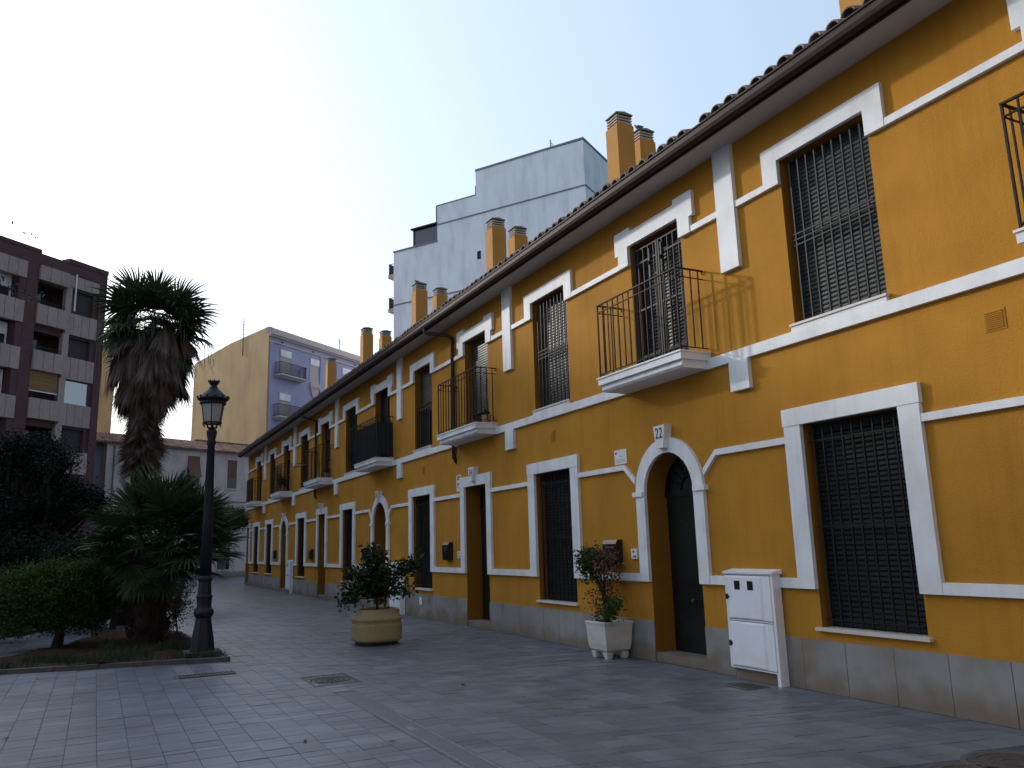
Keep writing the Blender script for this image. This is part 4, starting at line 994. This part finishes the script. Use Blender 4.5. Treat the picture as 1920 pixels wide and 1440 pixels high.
for k in range(120):
    az = k*2.399+rg.uniform(-.3, .3); el = -.85+2.2*rg.random(); 
    place_frond(C_[k % 4], 'frond', E, cc+Vector((rg.uniform(-.1, .1), rg.uniform(-.1, .1), rg.uniform(-.2, .15))), az, el, rg.uniform(-.4, .4)*(1 if el < .4 else 3.2), rg.uniform(.84, 1.08)*(1 if el > -.3 else .72))
for k in range(50): place_frond(GD[k % 4], 'dead_frond', E, cc+Vector((0, 0, -.25-rg.random()*.75)), rg.uniform(0, 6.28), rg.uniform(-1.2, -.5), 0, rg.uniform(.38, .52))
local(E)

# ------------------------------------------------------------ shrubs and trees
def dome(cx, cy, cz, rx, ry, rz, n, zmin=-.25): return ell(cx, cy, cz, rx, ry, rz, n, .72, zmin)
bush('clipped_shrub', -.52, 17.2, .05, dome(-.55, 17.2, .98, 1.08, .95, .50, 170)+dome(-.6, 17.2, .62, .95, .85, .48, 150, -.6), 190, .085, .05, .024, 'leafbright', 'dense round topped clipped shrub in the near bed, lightest green on top', 'shrub', sr=.07, group='shrubs in the beds')
bush('clipped_shrub', .45, 20.8, .05, dome(.2, 20.8, 1.5, 1.25, .9, .45, 110)+dome(.2, 20.8, .95, 1.0, .8, .6, 90, -1), 150, .10, .06, .028, 'conifer', 'darker flat topped shrub behind the low palm', 'shrub', sr=.05, group='shrubs in the beds')
bush('clipped_shrub', -1.75, 19.2, .05, dome(-1.75, 19.2, .75, .6, .6, .6, 60, -1), 150, .10, .06, .025, 'conifer', 'loose dark shrub at the left frame edge beyond the kerb', 'shrub', sr=.03, group='shrubs in the beds')
bush('loose_shrub', 1.55, 18.0, .05, [(1.35+random.uniform(-.45, .40), 18.0+random.uniform(-.3, .3), .2+1.0*random.random()) for k in range(34)], 60, .10, .06, .022, 'leaf', 'thin open shrub between the low palm and the lamp foot', 'shrub', sr=.012, group='shrubs in the beds')
bush('round_tree', 2.35, 28.2, .05, dome(3.55, 28.2, 2.62, .88, .8, .46, 90, -.4)+dome(3.3, 28.2, 2.5, .9, .7, .32, 60, -.5), 140, .085, .07, .03, 'leafbright', 'small round crowned green tree beyond the low palm, against the cream house', 'tree', sr=.07, group='trees in the square')
def feather(cx, cy, zt, w, n): return [(cx+random.gauss(0, 1)*w*(1.1-.16*(z-1)), cy+random.gauss(0, .8)*w, z) for z in [.9+(zt-.9)*((k+.5)/n)**.9 for k in range(n)]]
bush('conifer_tree', -1.6, 26.0, .05, feather(-1.75, 26, 4.75, .78, 230)+dome(-.9, 26, 2.9, 1.0, .8, .75, 70)+dome(-1.7, 26, 4.1, .75, .7, .75, 40), 170, .16, .11, .035, 'conifer', 'large dark feathery tree before the brown apartment block', 'tree', sr=.12, group='trees in the square', up=.1)
bush('conifer_tree', -4.4, 24.5, .05, feather(-4.2, 24.5, 4.2, 1.15, 200), 160, .18, .12, .035, 'conifer', 'dark tree at the left frame edge, left of the larger feathery one', 'tree', sr=.12, group='trees in the square', up=.1)
bush('hedge', -1.0, 23.2, .05, [(-3.8+5.0*random.random(), 23.2+random.uniform(-.5, .5), .3+1.85*random.random()) for k in range(260)], 130, .13, .08, .035, 'conifer', 'broad dark hedge between the near shrubs and the feathery tree', 'hedge', sr=.05)
bush('hedge', .2, 31, .05, [(-4.5+7.5*random.random(), 31+random.uniform(-.5, .5), .3+1.7*random.random()) for k in range(200)], 110, .18, .10, .04, 'leaf', 'long dark hedge low behind the trees on the far bed', 'hedge', sr=.05)
# tree left of the frame whose twigs reach in
TX, TY = -4.2, 12.5
sp = [(-1.5, 12.05, 6.42), (-1.32, 12.0, 6.40), (-1.42, 12.0, 5.98), (-1.25, 11.95, 5.93), (-1.12, 11.9, 5.86), (-1.02, 11.9, 5.80), (-1.35, 12.2, 5.22), (-1.2, 12.1, 5.12), (-1.05, 12.1, 5.04), (-.92, 12.0, 5.0), (-1.5, 12.2, 5.3), (-1.6, 12.2, 5.15)]
E = empty('street_tree', (TX, TY, 0)); tag(E, 'tree left of the picture whose leafy twigs reach in at the left edge', 'tree', 'trees in the square')
m_ = MB(); m_.tube([(TX, TY, -.05), (TX+.05, TY, 1.5), (TX, TY, 3.4)], [.19, .14, .12], 10); m_.build('trunk', M['bark'], E, True)
m_ = MB()
for tgt in ((-1.85, 12.1, 6.5), (-1.6, 12.05, 6.1), (-1.8, 12.2, 5.35), (-4.8, 13.5, 7), (-5.5, 11.5, 6.6), (-4, 12.5, 7.4)): m_.tube([(TX, TY, 3.3), ((TX+tgt[0])/2, (TY+tgt[1])/2, 3.3+(tgt[2]-3.3)*.65), tgt], [.08, .045, .015], 6)
for a, b_ in ((( -1.85, 12.1, 6.5), (-1.25, 12, 6.38)), ((-1.6, 12.05, 6.1), (-.98, 11.9, 5.78)), ((-1.8, 12.2, 5.35), (-.9, 12, 4.98))): m_.tube([a, ((a[0]+b_[0])/2, a[1], (a[2]+b_[2])/2+.02), b_], [.008, .004, .0025], 4)
m_.build('branch', M['bark'], E)
P = np.vstack([clumps(sp[1:6], 3, .025), clumps(sp[6:], 13, .05), clumps(ell(-4.5, 12.6, 6.3, 2.0, 2.0, 1.5, 150, .3), 90, .24), clumps([(-2.2, 12.2, 6.5), (-2.3, 12.2, 5.9), (-2.2, 12.2, 5.4), (-1.9, 12.2, 5.3), (-2.0, 12.1, 6.1)], 60, .14)])
link('foliage', leafmesh('foliage', P, .055, .03, M['leaf']), E); local(E)
# grass and ground cover in the near bed
def in_bed_pts(n, fn):
    out = []
    while len(out) < n:
        p = (random.uniform(-2.2, 1.9), random.uniform(13.3, 19.4))
        if inside(p, BED) and fn(p): out.append((p[0], p[1], .03))
    return np.array(out)
def tuft(p): 
    x, y = p; front = y-(13.77-.24*x)
    return .1 < front < (1.3 if -.9 < x < .9 else .5) and random.random() < (.15+.85*(math.sin(x*4.3+1)*math.sin(y*5+x) > -.1)) or (abs(x-.9) < .75 and abs(y-16) < 1.2 and random.random() < .5)
P = in_bed_pts(6500, tuft); n = len(P); d = NR.normal(size=(n, 3))*[.35, .35, .1]+[0, 0, 1]; hgt = (NR.uniform(.04, .17, n))[:, None]; s = NR.normal(size=(n, 3)); s[:, 2] = 0; s /= np.linalg.norm(s, axis=1)[:, None]
V = np.stack([P-s*.006, P+s*.006, P+d*hgt], 1).reshape(-1, 3)
o = link('grass', npmesh('grass', V, np.arange(n*3).reshape(n, 3), M['grass'])); tag(o, 'tufts of dark grass along the front of the near planting bed', 'grass', kind='stuff')

# ------------------------------------------------------------ far buildings
class Plane:     # vertical wall: u along, z up, p towards the viewer side
    def __init__(s, A, az, flip):
        s.A = Vector(A[:2]); a = R(az); s.u = Vector((math.sin(a), math.cos(a))); n = Vector((-s.u.y, s.u.x)); s.n = n if n.dot(-s.A) > 0 else -n
    def __call__(s, u, z, p): q = s.A+s.u*u+s.n*p; return (q.x, q.y, z)
    def box(s, mb, u0, u1, z0, z1, p0, p1): return mb.box(u0, u1, z0, z1, p0, p1, s)
    def obj(s, name, m, parent, *b): 
        mb = MB(); s.box(mb, *b); return mb.build(name, M[m] if isinstance(m, str) else m, parent)
# brown apartment block
E = empty('apartment_block', (-8, 44, 0)); tag(E, 'dark brown brick apartment block with pale panelled balconies at far left', 'building')
bp = Plane((-.369, 49.999), 50+180, 0)
mb = MB()
# wall around openings: built as bands
UE = 34
bp.box(mb, 0, UE, 0, 5.9, -12, 0)
bp.box(mb, 0, UE, 5.9, 17.45, -12, -1.2)
rows = [5.95, 8.50, 11.02, 13.48, 15.86]
bp.box(mb, 0, .46, 5.9, 17.45, -1.199, 0)
for cu0 in (4.2, 9.6, 14.1, 19.5, 24.0, 29.4): bp.box(mb, cu0, cu0+.65 if cu0 in (4.2, 14.1, 24.0) else cu0+.5, 5.9, 17.45, -1.199, 0)
bp.box(mb, UE-.5, UE, 5.9, 17.45, -1.199, 0)
bp.box(mb, .461, 4.199, 16.85, 17.44, -1.198, .0); bp.box(mb, 4.851, UE-.501, 16.8, 17.44, -1.198, .0)
bp.box(mb, -.02, 2.5, 17.441, 17.70, -12, .03); bp.box(mb, 4.15, UE, 17.441, 17.64, -12, .03)
mb.build('wall', M['brown'], E)
_pm = {}
def panel_row(u0, u1, z0, z1, p, back=-.25):
    n = max(1, round((u1-u0)/.52)); st = (u1-u0)/n
    for k in range(n): bp.obj('panel', 'panel', E, u0+k*st+.012, u0+(k+1)*st-.012, z0, z1, back, p+random.uniform(0, .008))
for i, z in enumerate(rows):
    zt = z+1.2 if i < 4 else z+.95
    for off in (0, 9.9, 19.8):
        if off == 0: panel_row(.46, 2.42, z+(.28 if i == 4 else 0), zt, -.02); panel_row(2.44, 4.18, z+.14, zt-.02, .12)
        else: panel_row(off+.0, off+4.1, z, zt, .05)
        if off < 15 or True: panel_row(4.87+off if off else 4.87, 9.55+off, z, zt-.05, .05) if 9.55+off < UE else None
    if i < 4:
        zz = zt; z2 = rows[i+1]+(.28 if i == 3 else 0)
        bp.obj('mullion', 'panel', E, 2.14, 2.50, zz+.001, z2-.001, -.3, -.03)
        # bay A window
        wn = bp.obj('window', 'brown', E, .461, .74, zz+.001, z2-.001, -.35, -.12)
        if i == 1: 
            bp.obj('blind', 'plate', wn, .78, 2.12, zz+.05, z2-.1, -.3, -.06); bp.obj('frame', 'trim', wn, .75, 2.138, zz+.001, zz+.05, -.3, -.04)
        else:
            s_ = MB(); k = zz+.02
            while k < z2-.1: bp.box(s_, .75, 2.135, k, k+.045, -.32, -.28); k += .05
            s_.build('blind', M['blindd'], wn); bp.obj('pane', 'glass', wn, .741, 2.139, zz+.001, z2-.001, -.42, -.40); bp.obj('blind_box', 'blindd', wn, .741, 2.139, z2-.14, z2-.001, -.32, -.13)
        lg = bp.obj('loggia_back', 'dark', E, 2.501, 4.199, zz-.2, z2+.1, -1.19, -1.1)
        bp.obj('pane', 'glass', lg, 3.0, 3.9, zz-.1, z2-.1, -1.099, -1.05); bp.obj('railing', 'irongrey', lg, 2.51, 4.19, zz+.22, zz+.25, -.1, -.06); bp.obj('railing', 'irongrey', lg, 2.51, 4.19, zz+.10, zz+.125, -.1, -.06)
        bp.obj('lintel', 'brown', lg, 2.501, 4.199, z2-.22, z2+.13, -1.0, -.2)
        if i == 1:
            s_ = MB(); k = zz+.42
            while k < z2+.12: bp.box(s_, 2.58, 4.18, k, k+.085, -.12, -.08); k += .10
            s_.build('blind', M['blindo'], lg); bp.obj('blind_rail', 'plate', lg, 2.56, 4.19, zz+.36, zz+.41, -.13, -.06)
        for u0 in (4.87, 14.77, 24.67, 9.96, 19.86):
            u1 = u0+(4.68 if u0 in (4.87, 14.77, 24.67) else 4.0); c_ = (u0+.3, u1-.3)
            if u1 > UE: continue
            wn = bp.obj('window', 'dark', E, u0, u1, zz, z2, -1.19, -.6)
            bp.obj('pier', 'brown', E, u0, u0+.35, zz+.001, z2-.001, -.599, -.0) 
            bp.obj('frame', 'trim', wn, u0+.4, u0+.46, zz+.02, z2-.05, -.598, -.52); bp.obj('frame', 'trim', wn, u0+1.6, u0+1.66, zz+.02, z2-.05, -.598, -.52)
            bp.obj('blind', 'whiteb', wn, u0+.461, u0+1.599, zz+.6, z2-.05, -.598, -.54)
bp.obj('downpipe', 'plate', E, 1.98, 2.04, 14.8, 16.9, .02, .08)
local(E)
# cream house across the end of the street
E = empty('cream_house', (5, 57, 0)); tag(E, 'cream two storey house with tiled roof and brown roller blinds closing the street', 'house')
cp = Plane((8.603, 59.38), 63+180, 0)
mb = MB(); cp.box(mb, -4, 9.4, 0, 8.39, -8, 0); mb.build('wall', M['cream'], E)
mb = MB(); cp.box(mb, 9.4, 11.2, 0, 8.5, -8, -.4); mb.build('side_wall', M['greywall'], E)
cp.obj('string_course', 'greyline', E, -4, 9.4, 5.02, 5.10, 0, .05); cp.obj('string_course', 'greyline', E, -4, 9.4, 2.58, 2.66, 0, .05); cp.obj('plinth', 'plinth', E, -4, 9.4, 0, .35, 0, .04)
cp.obj('downpipe', 'greyline', E, 8.9, 8.98, 0, 8.3, 0, .1)
def far_window(P, E, u0, u1, z0, z1, blind=None, bz=None, out=False, frame='trim', pane='glass'):
    w = MB(); f = .09
    P.box(w, u0-f, u0, z0-f, z1+f, 0, .04); P.box(w, u1, u1+f, z0-f, z1+f, 0, .04); P.box(w, u0+.001, u1-.001, z1, z1+f, 0, .04); P.box(w, u0-.001, u1+.001, z0-f, z0, 0, .07)
    W_ = w.build('window', M[frame], E)
    P.obj('pane', pane, W_, u0, u1, z0, z1, .001, .012)
    if blind:
        b = MB(); n = 14; zt = z1; zb = bz; o_ = .35 if out else .03
        for k in range(n):
            a, c = zt-(zt-zb)*k/n, zt-(zt-zb)*(k+1)/n; pa = .03+(o_*(k/n)**2 if out else 0); pc = .03+(o_*((k+1)/n)**2 if out else 0)
            b.poly([P(u0+.02, a, pa), P(u1-.02, a, pa), P(u1-.02, c+.004, pc), P(u0+.02, c+.004, pc)]); b.poly([P(u0+.02, a, pa-.01), P(u1-.02, a, pa-.01), P(u1-.02, c+.004, pc-.01), P(u0+.02, c+.004, pc-.01)])
        b.build('blind', M[blind], W_)
    return W_
far_window(cp, E, 3.05, 3.98, 6.0, 8.02, 'blindb', 6.62, True, 'cream'); far_window(cp, E, .16, .92, 5.97, 7.93, 'blindb', 6.65, False, 'cream'); far_window(cp, E, 6.7, 7.6, 6.1, 8.02, 'blindb', 6.7, True, 'cream')
far_window(cp, E, .16, 1.05, 3.5, 4.66, None, None, False, 'cream'); far_window(cp, E, 3.2, 4.1, 3.3, 4.66, None, None, False, 'cream')
D_ = far_window(cp, E, .5, 1.45, .5, 1.92, None, None, False, 'cream')
for k in range(4): cp.obj('bar', 'iron', D_, .5+.06*k, .52+.06*k, .5, 1.92, .02, .04)
far_window(cp, E, 3.0, 4.2, .5, 1.92, None, None, False, 'cream')
n0 = 0
tl = MB()
for k in range(-18, 46):
    u = k*.235
    for c in range(6):
        r = .105; q0, q1 = .28-c*.55, .28-(c+1)*.55-.06; z0_, z1_ = 8.45+(.28-q0)*.30, 8.45+(.28-q1)*.30; i = len(tl.v); rj = random.uniform(-.012, .012)
        for (p_, z_, rr) in ((q0, z0_+.03, r), (q1, z1_+.01, r*.8)):
            for j in range(5): a = math.pi*j/4; tl.v.append(cp(u+rj+rr*math.cos(a), z_+rr*.8*math.sin(a), p_))
        for j in range(4): tl.f.append([i+j, i+j+1, i+6+j, i+5+j]); tl.mi.append(0)
        tl.f.append([i+j for j in range(5)]); tl.mi.append(0)
tl.poly([cp(-4.3, 8.43, .28), cp(11.0, 8.43, .28), cp(11.0, 9.45, -3.1), cp(-4.3, 9.45, -3.1)]); tl.poly([cp(-4.3, 9.45, -3.1), cp(11.0, 9.45, -3.1), cp(11.0, 8.4, -8.2), cp(-4.3, 8.4, -8.2)])
o = tl.build('roof', M['terra'], E); o['kind'] = 'stuff'
for k in range(-17, 46): cp.obj('eave_tile_end', 'cornice', E, k*.235-.16, k*.235-.07, 8.392, 8.428, -.1, .24)
cp.obj('ridge_flashing', 'terra', E, -4.3, 1.5, 9.42, 9.62, -3.3, -2.95)
local(E)
tm = text_mesh('CASA MEDITERRANEA', .15, M['greyline'], .004)
o = link('wall_lettering', tm); tag(o, 'small dark lettering on the cream wall beside its street window', 'lettering')
q = cp(.12, 2.02, .02); uu = -cp.u; o.matrix_world = Matrix(((uu.x*.55, 0, cp.n.x, q[0]), (uu.y*.55, 0, cp.n.y, q[1]), (0, 1, 0, q[2]), (0, 0, 0, 1)))
# lavender and ochre building
E = empty('lavender_building', (12.4, 70.9, 0)); tag(E, 'lavender blue building with balconies and a bare ochre side wall', 'building')
b1 = Plane((12.411, 70.922), 52, 0); b2 = Plane((12.411, 70.922), -20, 0)
zb = 20.1; mb = MB()
A_, B_, C2, = b1(0, 0, 0), b1(24, 0, 0), b2(14, 0, 0); D2 = (B_[0]+C2[0]-A_[0], B_[1]+C2[1]-A_[1], 0)
for (p, q, zz0, zz1, mi) in ((A_, B_, 20.5, 20.5, 0), (B_, D2, 20.5, 19.5, 1), (D2, C2, 19.5, 19.9, 1)): mb.poly([(p[0], p[1], 0), (q[0], q[1], 0), (q[0], q[1], zz1), (p[0], p[1], zz0)], mi)
mb.poly([(A_[0], A_[1], 20.5), (B_[0], B_[1], 20.5), (D2[0], D2[1], 19.5), (C2[0], C2[1], 19.9)], 1)
mb.build('wall', [M['blue'], M['ochre']], E)
mb = MB(); b2.box(mb, 0.001, 14, 0, 19.9, -.3, .02); mb.prism([(0.001, 19.901), (14, 19.901), (14, 20.12), (6.8, 20.85), (.3, 21.08), (0.001, 21.08)], -.3, .02, b2); mb.build('party_wall', M['ochre'], E)
mb = MB(); b1.box(mb, -.05, 24, 20.35, 20.5, 0, .45); b1.box(mb, -.04, 24, 20.22, 20.349, 0, .28); b1.box(mb, -.03, 24, 20.501, 20.62, 0, .2); b1.box(mb, 0, 24, 19.72, 19.84, 0, .12); mb.build('cornice', M['cornice'], E)
mb = MB(); b1.box(mb, .0, 24, 20.621, 21.05, -.4, .06); mb.build('parapet', M['cornice'], E)
for u in (7.0, 15.0): b1.obj('pilaster', 'blue', E, u, u+.35, 0, 19.7, .0, .12)
b1.obj('pilaster', 'blue', E, .12, .45, 0, 19.7, .0, .12)
for k, u in enumerate((1.5, 5.6, 10.5, 14.3, 18.4)):
    for fz in (15.35, 11.6, 19.2-.0):
        top = 19.3 if fz > 19 else fz
        if fz > 19: z0_ = 17.0
        else: z0_ = fz-2.1; 
        wd = 1.35 if k % 2 == 0 else 1.2
        W_ = far_window(b1, E, u, u+wd, z0_, top, 'cornice', z0_+.02, False, 'blue')
        b1.obj('blind_box', 'whiteb', W_, u-.03, u+wd+.03, top-.62, top, .05, .12)
        if k % 2 == 0:
            zz = z0_-.95 if fz < 19 else 16.05; zz = z0_-.02
            sl = MB(); b1.box(sl, u-.75, u+wd+1.4, zz-.20, zz-.05, .0, .85); b1.box(sl, u-.65, u+wd+1.3, zz-.32, zz-.201, .0, .6); BL = sl.build('balcony', M['cornice'], E)
            rl = MB(); ua, ub = u-.7, u+wd+1.35
            for z in (zz+1.0, zz): b1.box(rl, ua, ub, z-.02, z+.02, .76, .80); b1.box(rl, ua, ua+.04, z-.02, z+.02, .0, .759); b1.box(rl, ub-.04, ub, z-.02, z+.02, .0, .759)
            kk = ua
            while kk < ub: b1.box(rl, kk, kk+.025, zz+.021, zz+.979, .77, .79); kk += .11
            for pp in range(7): b1.box(rl, ua+.005, ua+.03, zz+.021, zz+.979, .05+pp*.105, .07+pp*.105); b1.box(rl, ub-.03, ub-.005, zz+.021, zz+.979, .05+pp*.105, .07+pp*.105)
            rl.build('railing', M['iron'], BL)
        else:
            cs = MB(); b1.box(cs, u-.12, u+wd+.12, z0_-.45, z0_-.05, .0, .25); b1.box(cs, u-.05, u+wd+.05, z0_-.6, z0_-.451, .0, .18); cs.prism([(u+.05, z0_-.601), (u+wd-.05, z0_-.601), (u+wd*.7, z0_-1.4), (u+wd*.3, z0_-1.4)], 0, .14, b1); cs.build('window_corbel', M['cornice'], E)
for u in (1.6, 5.9, 8.9, 12.5): b1.obj('roof_vent', 'dark', E, u, u+.22, 19.93, 20.05, .001, .02)
local(E)
# white stepped building
E = empty('white_building', (30, 55, 0)); tag(E, 'tall white painted stepped building rising behind the terrace chimneys', 'building')
w1 = Plane((32.719, 50.294), -32.6, 0); w2 = Plane((32.719, 50.294), 57.0, 0)
prof = [(0, 0), (19.22, 0), (19.22, 27.9), (14.36, 27.9), (14.36, 31.1), (10.27, 31.1), (10.27, 33.4), (0, 33.22)]
mb = MB(); mb.prism([(0, 0), (19.22, 0), (19.22, 27.9), (0, 27.9)], -14, 0, w1); mb.prism([(0, 27.901), (14.36, 27.901), (14.36, 31.1), (0, 31.1)], -14, 0, w1); mb.prism([(0, 31.101), (10.27, 31.101), (10.27, 33.4), (0, 33.22)], -14, 0, w1); mb.build('wall', M['whiteb'], E)
for z in (29.30, 22.8):
    w1.obj('string_course', 'greyline', E, 0, 14.3 if z > 25 else 19.2, z, z+.10, 0, .06); w2.obj('string_course', 'greyline', E, 0, 14, z, z+.10, 0, .06)
w1.obj('string_course', 'greyline', E, 14.36, 19.25, 27.80, 27.92, .0, .08)
mb = MB(); w1.box(mb, -.03, 10.3, 33.28, 33.46, -14, .04); w1.box(mb, 10.3, 14.4, 31.101, 31.18, -14, .04); mb.build('coping', M['greyline'], E)
G1 = w1.obj('terrace_enclosure', 'irongrey', E, 14.37, 17.25, 29.48, 29.60, -4, .12)
w1.obj('glass_side', 'glass', G1, 14.45, 16.98, 28.0, 29.45, -3.5, -.15)
for u in (14.37, 16.98): w1.obj('post', 'greyline', G1, u, u+.09, 27.93, 29.48, -.15, -.05)
w1.obj('pipe', 'irongrey', E, 14.37, 14.45, 29.6, 31.1, .01, .08)
for z in (25.6, 22.4): 
    sb = w1.obj('balcony', 'pink', E, 19.23, 20.1, z, z+.35, -4, -.3); w1.obj('railing', 'iron', sb, 20.02, 20.06, z+.36, z+1.4, -4, -.35); w1.obj('railing', 'iron', sb, 19.23, 20.01, z+1.3, z+1.35, -.4, -.35)
w1.obj('wall_vent', 'dark', E, 9.9, 10.25, 25.3, 26.0, .001, .03)
local(E)
# slim ochre tower seen behind the palm, and a plain block closing the gap
E = empty('ochre_tower', (-.5, 86, 0)); tag(E, 'slim ochre tower block far behind, glimpsed left of the palm skirt', 'building')
mb = MB(); mb.box(-1.0, .55, 86, 92, 0, 21.8); mb.build('wall', M['ochre'], E); mb = MB(); mb.box(-1.15, .7, 85.9, 92.1, 21.801, 22.1); mb.build('cornice', M['pink'], E); local(E)
# houses on the sides of the square behind the viewer
def town_block(x0, x1, y0, y1, h, m, face, label):
    E = empty('town_block', ((x0+x1)/2, (y0+y1)/2, 0)); tag(E, label, 'building', 'buildings behind the viewer')
    b = MB(); b.box(x0, x1, y0, y1, 0, h); b.build('wall', M[m], E); b = MB(); b.box(x0-.2, x1+.2, y0-.2, y1+.2, h+.001, h+.35); b.build('cornice', M['cornice'], E)
    for fl in range(int(h/3.1)):
        n = int((x1-x0 if face in 'NS' else y1-y0)/3)
        for k in range(n):
            z = 1.0+fl*3.1; w = MB()
            if face == 'N': a = x0+1+k*3; w.box(a, a+1.1, y1, y1+.03, z, z+1.7)
            else: a = y0+1+k*3; w.box(x1, x1+.03, a, a+1.1, z, z+1.7)
            w.build('window', M['glass'], E)
    local(E)
town_block(-16, 2, -22, -12, 15, 'cream', 'N', 'plain cream apartment building behind the viewer')
town_block(2.3, 22, -20, -9, 14, 'ochre', 'N', 'plain ochre apartment building behind the viewer, next to the mustard row')
town_block(-34, -24, -14, 12, 12, 'cream', 'E', 'long cream building along the far side of the square left of the viewer')
town_block(-40, -2.6, 62, 74, 17, 'cream', 'N', 'added cream block, unseen behind the brown apartment block, shading the far end of the row')  # unseen block, added to keep the sun off the last mustard houses
# antennas
def antenna(x, y, z, h, az, label, n=5, w=.5):
    E = empty('roof_antenna', (x, y, z)); tag(E, label, 'antenna', 'antennas on the roofs')
    m_ = MB(); m_.tube([(0, 0, 0), (0, 0, h)], .035, 5); m_.build('mast', M['iron'], E)
    c, s_ = math.cos(az), math.sin(az)
    m_ = MB()
    for k in range(n): z_ = h*(.55+.4*k/n); m_.tube([(-c*w*.4, -s_*w*.4, z_), (c*w, s_*w, z_)], .02, 4)
    m_.build('crossbar', M['iron'], E)
q = b2(4.35, 0, .1); antenna(q[0], q[1], 19.2, 3.6, -.4, 'tall thin antenna mast fixed to the ochre side wall', 6, .55)
q = b1(10.3, 0, -.2); antenna(q[0], q[1], 21.0, 1.3, .2, 'short antenna on the parapet of the lavender building', 3, .4)
q = w1(3.4, 0, -1); antenna(q[0], q[1], 33.3, 1.4, .6, 'antenna on top of the white building near its middle', 3, .6)
q = w1(10.7, 0, -.6); antenna(q[0], q[1], 31.1, 1.2, .6, 'thin antenna on the lower step of the white building', 1, .2)
q = w2(2.6, 0, -1); antenna(q[0], q[1], 33.2, 1.2, .6, 'antenna on the white building beside the tall chimney', 2, .6)
